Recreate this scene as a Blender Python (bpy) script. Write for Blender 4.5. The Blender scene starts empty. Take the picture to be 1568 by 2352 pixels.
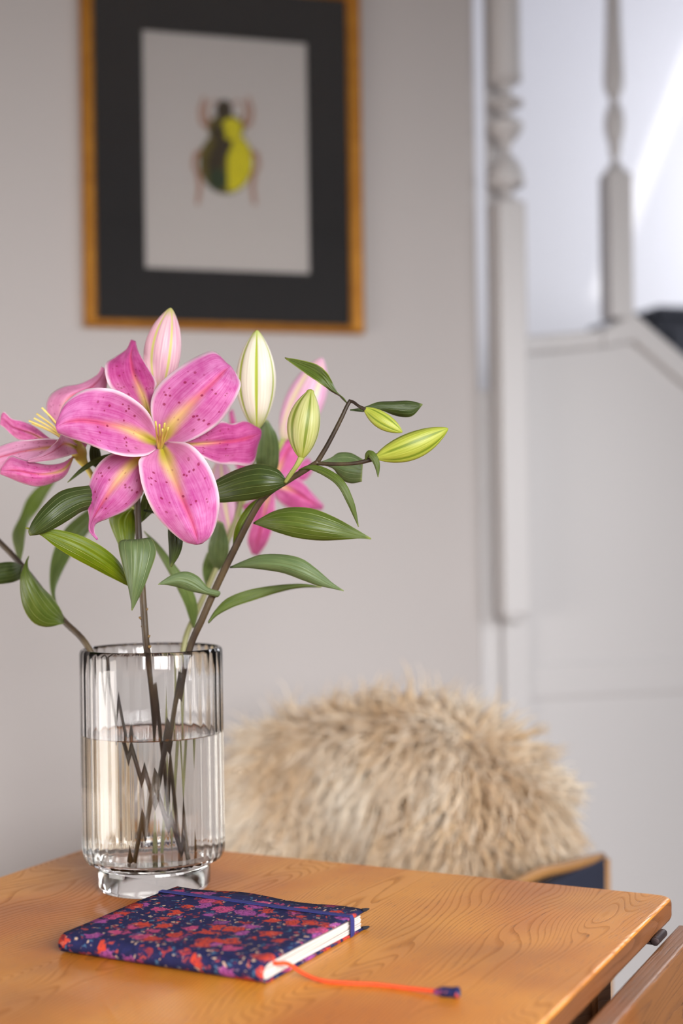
import bpy, bmesh, math, random
from mathutils import Vector, Matrix, noise as mnoise

# ------------------------------------------------------------------ camera, light, exposure
SC = bpy.context.scene
COL = SC.collection
R = math.radians
FPX, CX, HY, ROLL = 3267.0, 784.0, 1230.0, R(0.8)     # 50 mm lens on a 24x36 frame, horizon row, tilt
CAM_Z, TABLE_Z = 1.081, 0.750
CAM = Vector((0, 0, CAM_Z))

cam = bpy.data.cameras.new('camera')
cam.sensor_fit = 'VERTICAL'; cam.sensor_height = 36; cam.sensor_width = 24
cam.lens = 50.0
cam.shift_y = (HY - 1176) / 2352
cam.clip_start = 0.02
cam.dof.use_dof = True
cam.dof.focus_distance = 1.235
cam.dof.aperture_fstop = 2.5
camo = bpy.data.objects.new('camera', cam)
COL.objects.link(camo)
camo.matrix_world = Matrix.Translation(CAM) @ Matrix.Rotation(R(90), 4, 'X') @ Matrix.Rotation(-ROLL, 4, 'Z')
SC.camera = camo

SC.view_settings.view_transform = 'Standard'
SC.view_settings.look = 'None'
SC.view_settings.gamma = 1.0
SC.view_settings.use_curve_mapping = False
SC.view_settings.exposure = -0.08
SC.cycles.use_denoising = True
SC.cycles.max_bounces = 14
SC.cycles.transmission_bounces = 14
SC.cycles.transparent_max_bounces = 12
SC.cycles.sample_clamp_indirect = 20.0

wld = bpy.data.worlds.new('sky'); SC.world = wld
wld.use_nodes = True
wld.node_tree.nodes['Background'].inputs[0].default_value = (0.78, 0.86, 1.0, 1)
wld.node_tree.nodes['Background'].inputs[1].default_value = 0.45

# the room's own axes: U along the picture wall, N out of it towards the camera
ALPHA = R(15.8)
U = Vector((math.cos(ALPHA), math.sin(ALPHA), 0))
N = Vector((math.sin(ALPHA), -math.cos(ALPHA), 0))
O = Vector((-0.214, 2.60, 0))
def W(u, n, z): return O + U * u + N * n + Vector((0, 0, z))
ROOM = Matrix(((U.x, N.x, 0, O.x), (U.y, N.y, 0, O.y), (0, 0, 1, 0), (0, 0, 0, 1)))

def area(name, u, n, z, aim, sx, sy, power, col, spread):
    l = bpy.data.lights.new(name, 'AREA'); l.shape = 'RECTANGLE'
    l.size = sx; l.size_y = sy; l.energy = power; l.color = col; l.spread = R(spread)
    o = bpy.data.objects.new(name, l); COL.objects.link(o)
    o.location = W(u, n, z)
    d = (W(*aim) - o.location)
    o.rotation_euler = d.to_track_quat('-Z', 'Y').to_euler()
    return o
# daylight coming in at the windows of the room (behind and beside the camera) and at the stairwell, plus an added front fill
area('window_daylight_front', 1.90, 3.46, 1.60, (0.10, 0.95, 0.50), 1.05, 1.15, 13, (0.98, 0.985, 1.0), 86)
area('window_daylight_left', -1.86, 1.15, 0.70, (0.2, 0.45, 0.60), 1.2, 0.85, 23, (1.0, 0.92, 0.85), 170)
area('added_front_fill', 0.05, 3.46, 1.48, (0.0, 1.05, 0.56), 1.3, 0.85, 22, (1.0, 0.985, 0.98), 76)  # unseen fill added behind the camera for soft frontal light on the flowers
area('window_daylight_stair', 2.46, -0.70, 2.05, (0.5, -0.8, 1.8), 0.9, 1.2, 25, (0.93, 0.94, 1.0), 180)
sun = bpy.data.lights.new('sun', 'SUN'); sun.energy = 1.9; sun.angle = R(1.0); sun.color = (1.0, 0.96, 0.9)
suno = bpy.data.objects.new('sun', sun); COL.objects.link(suno)
SUN_DIR = (U * -0.42 + N * -0.75 + Vector((0, 0, -1.0))).normalized()
suno.rotation_euler = SUN_DIR.to_track_quat('-Z', 'Y').to_euler()

# ------------------------------------------------------------------ helpers
def ray(px, py):
    x, y = px - CX, py - HY
    c, s = math.cos(ROLL), math.sin(ROLL)
    return Vector(((c * x - s * y) / FPX, 1.0, -(s * x + c * y) / FPX))
def pix(px, py, Z): return CAM + ray(px, py) * Z
def on_z(px, py, z):
    d = ray(px, py); return CAM + d * ((z - CAM_Z) / d.z)
def on_wall(px, py, n=0.0):                       # -> (u, z) on the plane n
    d = ray(px, py)
    t = (n - (CAM - O).dot(N)) / d.dot(N)
    p = CAM + d * t - O
    return p.dot(U), p.z

def catmull(pts, n):
    out = []
    k = len(pts)
    for i in range(n):
        t = i / (n - 1) * (k - 1)
        a = min(int(t), k - 2); f = t - a
        p1, p2 = pts[a], pts[a + 1]
        p0 = pts[a - 1] if a > 0 else tuple(2 * x - y for x, y in zip(p1, p2))
        p3 = pts[a + 2] if a + 2 < k else tuple(2 * y - x for x, y in zip(p1, p2))
        out.append(tuple(0.5 * (2 * q1 + (q2 - q0) * f + (2 * q0 - 5 * q1 + 4 * q2 - q3) * f * f +
                                (3 * q1 - q0 - 3 * q2 + q3) * f ** 3) for q0, q1, q2, q3 in zip(p0, p1, p2, p3)))
    return out

def mesh_obj(name, verts, faces, mat, parent=None, smooth=True, base=None, uvs=None):
    """verts in world space (or in the parent's own frame when base is False)"""
    me = bpy.data.meshes.new(name)
    if base is not False:
        off = parent_origin(parent) if base is None else base
        verts = [Vector(v) - off for v in verts]
    me.from_pydata([tuple(v) for v in verts], [], faces)
    if uvs is not None:
        ul = me.uv_layers.new(name='UVMap')
        for l in me.loops:
            ul.data[l.index].uv = uvs[l.vertex_index]
    if smooth:
        me.polygons.foreach_set('use_smooth', [True] * len(me.polygons))
    me.update()
    if mat: me.materials.append(mat)
    o = bpy.data.objects.new(name, me); COL.objects.link(o)
    if parent is not None: o.parent = parent
    elif base not in (None, False): o.location = base
    return o
def parent_origin(p):
    v = Vector((0, 0, 0))
    while p is not None:
        v = v + p.location; p = p.parent
    return v
def fix_normals(o):
    bm = bmesh.new(); bm.from_mesh(o.data)
    bmesh.ops.recalc_face_normals(bm, faces=bm.faces)
    bm.to_mesh(o.data); bm.free()
    return o
def sharp(o, deg=35):
    o.data.set_sharp_from_angle(angle=R(deg)); return o
def tag(o, label=None, cat=None, group=None, kind=None):
    for k, v in (('label', label), ('category', cat), ('group', group), ('kind', kind)):
        if v: o[k] = v
    return o
def thing(name, label, cat, loc, group=None):
    o = bpy.data.objects.new(name, None); COL.objects.link(o)
    o.location = loc; o.empty_display_size = 0.05
    return tag(o, label, cat, group)
def bevel(o, w, seg=2):
    m = o.modifiers.new('bevel', 'BEVEL'); m.width = w; m.segments = seg; m.limit_method = 'ANGLE'
    m.angle_limit = R(40)
    return o
def solid(o, t):
    m = o.modifiers.new('solidify', 'SOLIDIFY'); m.thickness = t; m.offset = 0
    return o
CUBE_F = [(0, 3, 2, 1), (4, 5, 6, 7), (0, 1, 5, 4), (1, 2, 6, 5), (2, 3, 7, 6), (3, 0, 4, 7)]
def box_pts(x0, x1, y0, y1, z0, z1):
    return [Vector(p) for p in ((x0, y0, z0), (x1, y0, z0), (x1, y1, z0), (x0, y1, z0), (x0, y0, z1), (x1, y0, z1), (x1, y1, z1), (x0, y1, z1))]
def room_box(name, u0, u1, n0, n1, z0, z1, mat, parent=None, bev=0.0):
    o = mesh_obj(name, [W(p.x, p.y, p.z) for p in box_pts(u0, u1, n0, n1, z0, z1)], CUBE_F, mat, parent, smooth=False)
    fix_normals(o)
    if bev: bevel(o, bev)
    return o
def local_box(name, x0, x1, y0, y1, z0, z1, mat, parent, bev=0.0, seg=2):
    o = mesh_obj(name, box_pts(x0, x1, y0, y1, z0, z1), CUBE_F, mat, parent, smooth=False, base=False)
    fix_normals(o)
    if bev: bevel(o, bev, seg)
    return o
def prism(name, poly, n0, n1, mat, parent=None, bev=0.0):     # polygon of (u, z) in the wall plane, extruded along N
    k = len(poly)
    v = [W(u, n0, z) for u, z in poly] + [W(u, n1, z) for u, z in poly]
    f = [tuple(range(k)), tuple(range(2 * k - 1, k - 1, -1))] + [(i, (i + 1) % k, k + (i + 1) % k, k + i) for i in range(k)]
    o = mesh_obj(name, v, f, mat, parent, smooth=False)
    fix_normals(o)
    if bev: bevel(o, bev)
    return o
def tube(name, pts, radii, mat, parent=None, seg=10, n=None, base=None):
    k = n or len(pts)
    data = catmull([tuple(p) + (r,) for p, r in zip(pts, radii)], k)
    P = [Vector(d[:3]) for d in data]; RR = [d[3] for d in data]
    verts, faces = [], []
    prev = None
    for i in range(k):
        t = (P[min(i + 1, k - 1)] - P[max(i - 1, 0)]).normalized()
        if prev is None:
            a = t.orthogonal().normalized()
        else:
            a = (prev - t * prev.dot(t)).normalized()
        prev = a; b = t.cross(a)
        for j in range(seg):
            w = 2 * math.pi * j / seg
            verts.append(P[i] + (a * math.cos(w) + b * math.sin(w)) * RR[i])
    for i in range(k - 1):
        for j in range(seg):
            j2 = (j + 1) % seg
            faces.append((i * seg + j, i * seg + j2, (i + 1) * seg + j2, (i + 1) * seg + j))
    faces.append(tuple(range(seg - 1, -1, -1))); faces.append(tuple((k - 1) * seg + j for j in range(seg)))
    return mesh_obj(name, verts, faces, mat, parent, base=base)
def lathe(name, prof, centre, mat, parent=None, seg=28, scallop=None):
    verts, faces = [], []
    k = len(prof)
    for r, z in prof:
        for j in range(seg):
            w = 2 * math.pi * j / seg
            rr = r if scallop is None else scallop(r, z, w)
            verts.append(Vector(centre) + Vector((rr * math.cos(w), rr * math.sin(w), z)))
    for i in range(k - 1):
        for j in range(seg):
            j2 = (j + 1) % seg
            faces.append((i * seg + j, i * seg + j2, (i + 1) * seg + j2, (i + 1) * seg + j))
    faces.append(tuple(range(seg - 1, -1, -1))); faces.append(tuple((k - 1) * seg + j for j in range(seg)))
    return mesh_obj(name, verts, faces, mat, parent)

# ------------------------------------------------------------------ materials
def lin(r, g, b):
    f = lambda c: (c / 255 / 12.92) if c / 255 <= 0.04045 else ((c / 255 + 0.055) / 1.055) ** 2.4
    return (f(r), f(g), f(b), 1)
class NT:
    def __init__(s, name):
        s.m = bpy.data.materials.new(name); s.m.use_nodes = True
        s.t = s.m.node_tree; s.n = s.t.nodes; s.l = s.t.links
        s.bsdf = s.n['Principled BSDF']; s.out = s.n['Material Output']
    def new(s, typ, **kw):
        x = s.n.new(typ)
        for k, v in kw.items(): setattr(x, k, v)
        return x
    def put(s, sock, v):
        if isinstance(v, bpy.types.NodeSocket): s.l.new(v, sock)
        else: sock.default_value = v
    def math(s, op, a, b=0.0, c=None, clamp=False):
        x = s.new('ShaderNodeMath', operation=op); x.use_clamp = clamp
        s.put(x.inputs[0], a); s.put(x.inputs[1], b)
        if c is not None: s.put(x.inputs[2], c)
        return x.outputs[0]
    def step(s, v, a, b):                                   # smoothstep a -> b (a may exceed b)
        x = s.new('ShaderNodeMapRange', interpolation_type='SMOOTHSTEP')
        s.put(x.inputs[0], v)
        if a < b: vals = (a, b, 0, 1)
        else: vals = (b, a, 1, 0)
        for i, q in enumerate(vals): x.inputs[1 + i].default_value = q
        return x.outputs[0]
    def mix(s, f, a, b, blend='MIX'):
        x = s.new('ShaderNodeMix', data_type='RGBA', blend_type=blend)
        s.put(x.inputs[0], f); s.put(x.inputs[6], a); s.put(x.inputs[7], b)
        return x.outputs[2]
    def noise(s, vec, scale, detail=3, rough=0.55, dist=0.0):
        x = s.new('ShaderNodeTexNoise'); s.put(x.inputs['Vector'], vec)
        x.inputs['Scale'].default_value = scale; x.inputs['Detail'].default_value = detail
        x.inputs['Roughness'].default_value = rough; x.inputs['Distortion'].default_value = dist
        return x.outputs
    def voronoi(s, vec, scale, feature='F1', rnd=1.0):
        x = s.new('ShaderNodeTexVoronoi', feature=feature); s.put(x.inputs['Vector'], vec)
        x.inputs['Scale'].default_value = scale; x.inputs['Randomness'].default_value = rnd
        return x.outputs
    def coord(s, which='Object'): return s.new('ShaderNodeTexCoord').outputs[which]
    def mapping(s, vec, scale=(1, 1, 1), loc=(0, 0, 0), rot=(0, 0, 0)):
        x = s.new('ShaderNodeMapping'); s.put(x.inputs[0], vec)
        x.inputs[1].default_value = loc; x.inputs[2].default_value = rot; x.inputs[3].default_value = scale
        return x.outputs[0]
    def sep(s, vec):
        x = s.new('ShaderNodeSeparateXYZ'); s.put(x.inputs[0], vec); return x.outputs
    def comb(s, a, b, c=0.0):
        x = s.new('ShaderNodeCombineXYZ'); s.put(x.inputs[0], a); s.put(x.inputs[1], b); s.put(x.inputs[2], c); return x.outputs[0]
    def bump(s, h, strength, dist):
        x = s.new('ShaderNodeBump'); s.put(x.inputs['Height'], h)
        x.inputs['Strength'].default_value = strength; x.inputs['Distance'].default_value = dist
        s.l.new(x.outputs[0], s.bsdf.inputs['Normal']); return x.outputs[0]
    def set(s, **kw):
        names = dict(color='Base Color', rough='Roughness', metal='Metallic', spec='Specular IOR Level', coat='Coat Weight',
                     coat_rough='Coat Roughness', trans='Transmission Weight', ior='IOR', sheen='Sheen Weight')
        for k, v in kw.items(): s.put(s.bsdf.inputs[names[k]], v)
        return s
    def translucent(s, f, col):
        t = s.new('ShaderNodeBsdfTranslucent'); s.put(t.inputs[0], col)
        m = s.new('ShaderNodeMixShader'); m.inputs[0].default_value = f
        s.l.new(s.bsdf.outputs[0], m.inputs[1]); s.l.new(t.outputs[0], m.inputs[2]); s.l.new(m.outputs[0], s.out.inputs[0])

def mat_plain(name, rgb, rough=0.5, var=0.06, scale=8.0, bump=0.0, metal=0.0, spec=0.5):
    k = NT(name); c = k.coord('Object')
    nz = k.noise(c, scale, 4)[0]
    a = lin(*rgb); b = tuple(x * (1 - var) for x in a[:3]) + (1,); a2 = tuple(min(1, x * (1 + var)) for x in a[:3]) + (1,)
    k.set(color=k.mix(nz, b, a2), rough=rough, metal=metal, spec=spec)
    if bump: k.bump(k.noise(c, scale * 25, 3)[0], bump, 0.001)
    return k.m

M = {}
M['wall'] = mat_plain('greige_wall_paint', (175, 170, 169), 0.75, 0.015, 2.0, 0.15)
M['white'] = mat_plain('pale_grey_gloss_paint', (192, 190, 191), 0.38, 0.01, 3.0, 0.05)
M['stairwhite'] = mat_plain('stairwell_white_paint', (236, 236, 240), 0.8, 0.01, 2.0)
M['ceiling'] = mat_plain('ceiling_paint', (200, 197, 194), 0.9, 0.01)
M['floor'] = mat_plain('floor_boards', (120, 88, 62), 0.5, 0.2, 6.0)
M['black_mat'] = mat_plain('black_mount_board', (18, 16, 18), 0.8, 0.1, 20.0)
M['paper'] = mat_plain('print_paper', (184, 177, 173), 0.9, 0.01, 30.0)
M['navy_uph'] = mat_plain('navy_upholstery', (20, 26, 46), 0.85, 0.2, 60.0, 0.2)
M['oak_frame'] = mat_plain('oak_chair_frame', (150, 108, 62), 0.5, 0.2, 12.0)
M['charcoal'] = mat_plain('charcoal_paint', (44, 48, 60), 0.6, 0.1, 6.0)
M['hinge'] = mat_plain('dark_iron', (62, 50, 50), 0.42, 0.25, 90.0, 0.4, 0.7)
M['page'] = mat_plain('page_paper', (206, 197, 190), 0.85, 0.05, 300.0)
M['band'] = mat_plain('navy_elastic', (38, 42, 112), 0.75, 0.15, 500.0, 0.4)
M['cord'] = mat_plain('orange_cord', (232, 78, 30), 0.7, 0.12, 300.0, 0.4)
M['dark_tuft'] = mat_plain('dark_thread', (22, 20, 28), 0.9, 0.2, 200.0)
M['filament'] = mat_plain('pale_yellow_filament', (232, 208, 118), 0.5, 0.1, 120.0)
M['receptacle'] = mat_plain('yellow_green_receptacle', (206, 190, 90), 0.5, 0.15, 90.0)
M['pedicel'] = mat_plain('green_pedicel', (150, 158, 84), 0.5, 0.15, 90.0)
M['scar'] = mat_plain('leaf_scar', (112, 88, 50), 0.7, 0.2, 200.0)

def mat_gold():
    k = NT('gilded_wood'); c = k.coord('Object')
    nz = k.noise(k.mapping(c, (6, 6, 6)), 6, 4)[0]
    k.set(color=k.mix(nz, lin(150, 92, 26), lin(206, 146, 58)), rough=0.36, metal=0.55)
    return k.m
M['gold'] = mat_gold()

def mat_oak(name, grain=(34, 1.0), dark=(120, 66, 24), mid=(188, 108, 26), light=(214, 142, 48), rough=0.30, gap=(7.0, 1.9)):
    """flat-sawn oak: contour lines of a stretched field give the cathedral figure; grain runs along local y"""
    k = NT(name); c = k.coord('Object')
    s = k.sep(c)
    low = k.noise(k.mapping(c, (gap[0], gap[1], 6.0)), 1.0, 2, 0.45, 0.35)[0]
    fld = k.math('ADD', k.math('MULTIPLY', s[0], 190.0), k.math('MULTIPLY', low, 66.0))
    fine = k.noise(k.mapping(c, (60, 14, 60)), 1.0, 3)[0]
    fld = k.math('ADD', fld, k.math('MULTIPLY', fine, 0.55))
    saw = k.math('FRACT', fld)
    line = k.math('MULTIPLY', k.step(saw, 0.55, 0.97), k.step(saw, 1.0, 0.975))
    pores = k.noise(k.mapping(c, (900, 42, 900)), 1.0, 2, 0.6)[0]
    pore = k.step(pores, 0.56, 0.70)
    patch = k.noise(k.mapping(c, (7, 3.2, 5)), 1.0, 3, 0.5)[0]
    col = k.mix(k.step(patch, 0.36, 0.66), lin(*mid), lin(*light))
    col = k.mix(k.math('MULTIPLY', line, 0.34), col, lin(*dark))
    col = k.mix(k.math('MULTIPLY', k.math('MULTIPLY', pore, 0.55), k.math('ADD', 0.35, line)), col, lin(dark[0] * .72, dark[1] * .7, dark[2] * .7))
    big = k.noise(k.mapping(c, (3.4, 5.0, 3)), 1.0, 2)[0]
    col = k.mix(k.math('MULTIPLY', k.step(big, 0.50, 0.68), 0.5), col, lin(136, 76, 28))
    h = k.math('SUBTRACT', 1.0, k.math('ADD', k.math('MULTIPLY', line, 0.6), k.math('MULTIPLY', pore, 0.5)))
    rg = k.math('ADD', rough, k.math('MULTIPLY', line, 0.16))
    k.set(color=col, rough=rg, spec=0.5)
    k.bump(h, 0.35, 0.0006)
    return k.m
M['oak'] = mat_oak('oiled_oak_top')
M['oak_edge'] = mat_oak('oak_dark_edge', dark=(58, 34, 22), mid=(104, 64, 36), light=(128, 80, 46), gap=(2.0, 0.8))  # darker oak for the sides of the table top
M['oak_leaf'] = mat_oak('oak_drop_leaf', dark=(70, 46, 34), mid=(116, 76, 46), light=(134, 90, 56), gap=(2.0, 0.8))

def mat_glass():
    k = NT('clear_glass')
    k.set(color=(0.985, 0.99, 0.99, 1), rough=0.0, trans=1.0, ior=1.44)
    return k.m
M['glass'] = mat_glass()
def mat_water():
    k = NT('water'); k.set(color=(0.985, 0.982, 0.955, 1), rough=0.0, trans=1.0, ior=1.333); return k.m
M['water'] = mat_water()
def mat_pane():
    k = NT('picture_glass')
    tr = k.new('ShaderNodeBsdfTransparent'); gl = k.new('ShaderNodeBsdfGlossy'); gl.inputs['Roughness'].default_value = 0.02
    fr = k.new('ShaderNodeFresnel'); fr.inputs[0].default_value = 1.45
    mx = k.new('ShaderNodeMixShader'); k.l.new(fr.outputs[0], mx.inputs[0]); k.l.new(tr.outputs[0], mx.inputs[1]); k.l.new(gl.outputs[0], mx.inputs[2])
    k.l.new(mx.outputs[0], k.out.inputs[0])
    return k.m
M['pane'] = mat_pane()

def mat_petal(name, a=(226, 132, 192), b=(208, 84, 162), edge=(246, 226, 236), spots=1.0, pale=0.0):
    k = NT(name); uv = k.coord('UV'); s = k.sep(uv)
    u = k.math('ABSOLUTE', k.math('SUBTRACT', k.math('MULTIPLY', s[0], 2.0), 1.0)); v = s[1]
    wob = k.noise(k.mapping(uv, (5, 9, 1)), 1.0, 3)[0]
    streak = k.noise(k.mapping(uv, (46, 3.2, 1)), 1.0, 3)[0]
    col = k.mix(k.step(k.math('ADD', k.math('MULTIPLY', streak, 0.5), k.math('MULTIPLY', wob, 0.5)), 0.35, 0.65), lin(*a), lin(*b))
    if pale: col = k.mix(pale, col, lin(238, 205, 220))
    # paler body towards the sides near the base
    col = k.mix(k.math('MULTIPLY', k.math('MULTIPLY', k.step(v, 0.45, 0.05), k.step(u, 0.2, 0.7)), 0.45), col, lin(226, 158, 196))
    # coral streak along the midrib
    rib = k.math('MULTIPLY', k.step(k.math('ADD', u, k.math('MULTIPLY', k.math('SUBTRACT', wob, 0.5), 0.10)), 0.17, 0.0), k.step(v, 1.0, 0.72))
    col = k.mix(k.math('MULTIPLY', rib, 0.6), col, lin(226, 84, 112))
    ribline = k.math('MULTIPLY', k.step(u, 0.035, 0.0), k.step(v, 0.35, 0.6))
    col = k.mix(k.math('MULTIPLY', ribline, 0.5), col, lin(158, 40, 104))
    # yellow nectar band at the base
    wide = k.math('SUBTRACT', 0.60, k.math('MULTIPLY', v, 0.62))
    yel = k.math('MULTIPLY', k.math('MULTIPLY', k.step(k.math('SUBTRACT', u, wide), -0.05, -0.48), k.step(v, 0.58, 0.12)), 0.95)
    col = k.mix(yel, col, lin(242, 218, 140))
    thr = k.math('MULTIPLY', k.step(v, 0.20, 0.04), k.step(u, 0.55, 0.10))
    col = k.mix(thr, col, lin(196, 186, 52))
    # white margin
    mg = k.step(k.math('ADD', u, k.math('MULTIPLY', k.math('SUBTRACT', wob, 0.5), 0.10)), 0.86, 1.0)
    col = k.mix(k.math('MULTIPLY', mg, 0.9), col, lin(*edge))
    # dark freckles
    vv = k.voronoi(k.mapping(uv, (13, 25, 1)), 1.0)
    rnd = k.sep(vv['Color'])
    dot = k.math('MULTIPLY', k.step(vv['Distance'], 0.33, 0.22), k.step(rnd[0], 0.50, 0.54))
    dm = k.math('MULTIPLY', k.math('MULTIPLY', k.step(v, 0.16, 0.26), k.step(v, 0.66, 0.52)), k.step(u, 0.90, 0.80))
    col = k.mix(k.math('MULTIPLY', k.math('MULTIPLY', dot, dm), 0.85 * spots), col, lin(150, 24, 74))
    k.set(color=col, rough=0.5, spec=0.35, sheen=0.12)
    hh = k.math('ADD', k.math('MULTIPLY', streak, 0.7), k.math('MULTIPLY', k.step(u, 0.07, 0.0), -0.9))
    k.bump(hh, 0.35, 0.0012)
    k.translucent(0.30, col)
    return k.m
M['petal'] = mat_petal('pink_petal', a=(218, 132, 190), b=(196, 80, 154))
M['petal_deep'] = mat_petal('deep_pink_petal', a=(206, 96, 162), b=(182, 54, 130))
M['petal_b'] = mat_petal('pink_petal_lit', a=(236, 142, 198), b=(214, 84, 160), spots=0.8)  # lighter pink standing in for light from the left on the side flower
M['petal_lightened'] = mat_petal('lightened_pink_petal', a=(236, 142, 198), b=(214, 84, 160), pale=0.3, spots=0.5)  # pale pink, lightened further because little light reaches this petal
M['petal_pale'] = mat_petal('pale_pink_petal', pale=0.45, spots=0.6)
M['petal_back'] = mat_petal('rear_pink_petal', a=(218, 112, 172), b=(202, 82, 150), spots=0.2)

def mat_leaf(name, a, b, vein, rough=0.36, tr=0.22, n=5.0):
    k = NT(name); uv = k.coord('UV'); s = k.sep(uv)
    nz = k.noise(k.mapping(uv, (3, 5, 1)), 1.0, 3)[0]
    streak = k.noise(k.mapping(uv, (60, 2.0, 1)), 1.0, 2)[0]
    col = k.mix(k.step(k.math('ADD', k.math('MULTIPLY', nz, 0.6), k.math('MULTIPLY', streak, 0.4)), 0.32, 0.68), lin(*a), lin(*b))
    w = k.math('ABSOLUTE', k.math('SUBTRACT', k.math('FRACT', k.math('MULTIPLY', s[0], n + 1.0)), 0.0))
    w = k.math('MINIMUM', w, k.math('SUBTRACT', 1.0, w))
    ve = k.math('MULTIPLY', k.step(w, 0.10, 0.0), k.step(k.math('ABSOLUTE', k.math('SUBTRACT', s[0], 0.5)), 0.46, 0.40))
    col = k.mix(k.math('MULTIPLY', ve, 0.62), col, lin(*vein))
    ed = k.step(k.math('ABSOLUTE', k.math('SUBTRACT', s[0], 0.5)), 0.465, 0.5)
    tip = k.step(s[1], 0.93, 1.0)
    col = k.mix(k.math('MULTIPLY', k.math('MAXIMUM', ed, tip), 0.6), col, lin(vein[0] + 20, vein[1] + 16, vein[2]))
    k.set(color=col, rough=rough, spec=0.45)
    k.bump(k.math('ADD', k.math('MULTIPLY', ve, -1.0), k.math('MULTIPLY', streak, 0.4)), 0.5, 0.0008)
    k.translucent(tr, k.mix(0.5, col, lin(150, 180, 40)))
    return k.m
M['leaf_dark'] = mat_leaf('dark_green_leaf', (48, 62, 26), (66, 80, 36), (116, 132, 72))
M['leaf_mid'] = mat_leaf('green_leaf', (68, 86, 26), (92, 108, 42), (138, 152, 80))
M['leaf_grey'] = mat_leaf('grey_green_leaf', (82, 102, 62), (106, 124, 78), (146, 160, 108), rough=0.42)
M['leaf_bright'] = mat_leaf('yellow_green_leaf', (88, 110, 8), (118, 136, 16), (166, 176, 52), tr=0.35)
M['leaf_pale'] = mat_leaf('pale_green_leaf', (126, 152, 62), (150, 174, 82), (180, 198, 124), tr=0.35)
M['leaf_back'] = mat_leaf('soft_green_leaf', (98, 122, 60), (122, 142, 76), (158, 174, 112), tr=0.3)

def mat_stem():
    k = NT('lily_stem_skin'); c = k.coord('Object')
    nz = k.noise(k.mapping(c, (40, 40, 14)), 1.0, 4)[0]
    k.set(color=k.mix(k.step(nz, 0.35, 0.7), lin(44, 33, 27), lin(78, 64, 42)), rough=0.5, spec=0.4)
    k.bump(k.noise(c, 400, 3)[0], 0.3, 0.0006)
    return k.m
M['stem'] = mat_stem()
def mat_stem_green():
    k = NT('lily_stem_green'); c = k.coord('Object')
    nz = k.noise(k.mapping(c, (40, 40, 14)), 1.0, 4)[0]
    k.set(color=k.mix(nz, lin(116, 112, 72), lin(150, 150, 100)), rough=0.5); return k.m
M['stem_green'] = mat_stem_green()

def mat_bud(name, body, shade, rib, ribw=0.10, tip=(170, 180, 70), low=(190, 190, 110)):
    k = NT(name); uv = k.coord('UV'); s = k.sep(uv)
    a = k.math('FRACT', k.math('MULTIPLY', s[0], 6.0))
    a = k.math('ABSOLUTE', k.math('SUBTRACT', a, 0.5))              # 0 on a rib, 0.5 between
    streak = k.noise(k.mapping(uv, (70, 2.0, 1)), 1.0, 3)[0]
    col = k.mix(k.step(streak, 0.32, 0.7), lin(*shade), lin(*body))
    col = k.mix(k.step(a, ribw, ribw * 0.4), col, lin(*rib))
    seam = k.step(a, 0.47, 0.5)
    col = k.mix(k.math('MULTIPLY', seam, 0.35), col, lin(*[x * 0.8 for x in shade]))
    col = k.mix(k.math('MULTIPLY', k.step(s[1], 0.86, 1.0), 0.8), col, lin(*tip))
    col = k.mix(k.math('MULTIPLY', k.step(s[1], 0.22, 0.0), 0.8), col, lin(*low))
    k.set(color=col, rough=0.42, spec=0.4)
    k.bump(streak, 0.3, 0.0008)
    k.translucent(0.15, col)
    return k.m
M['bud_pink'] = mat_bud('pink_cream_bud', (226, 190, 196), (206, 152, 172), (196, 190, 110), tip=(176, 182, 80))
M['bud_white'] = mat_bud('cream_bud', (236, 230, 212), (222, 212, 194), (166, 180, 60), 0.12, tip=(178, 196, 70), low=(176, 184, 80))
M['bud_green'] = mat_bud('green_cream_bud', (192, 192, 130), (164, 168, 94), (118, 132, 48), 0.14, tip=(150, 158, 60), low=(166, 174, 70))
M['bud_lime'] = mat_bud('lime_bud', (174, 180, 78), (148, 158, 52), (112, 130, 34), 0.14, tip=(150, 160, 50), low=(190, 200, 80))
M['bud_rear'] = mat_bud('rear_pink_bud', (226, 190, 206), (206, 140, 184), (220, 200, 170), 0.2, tip=(224, 170, 200), low=(214, 206, 170))

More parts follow.
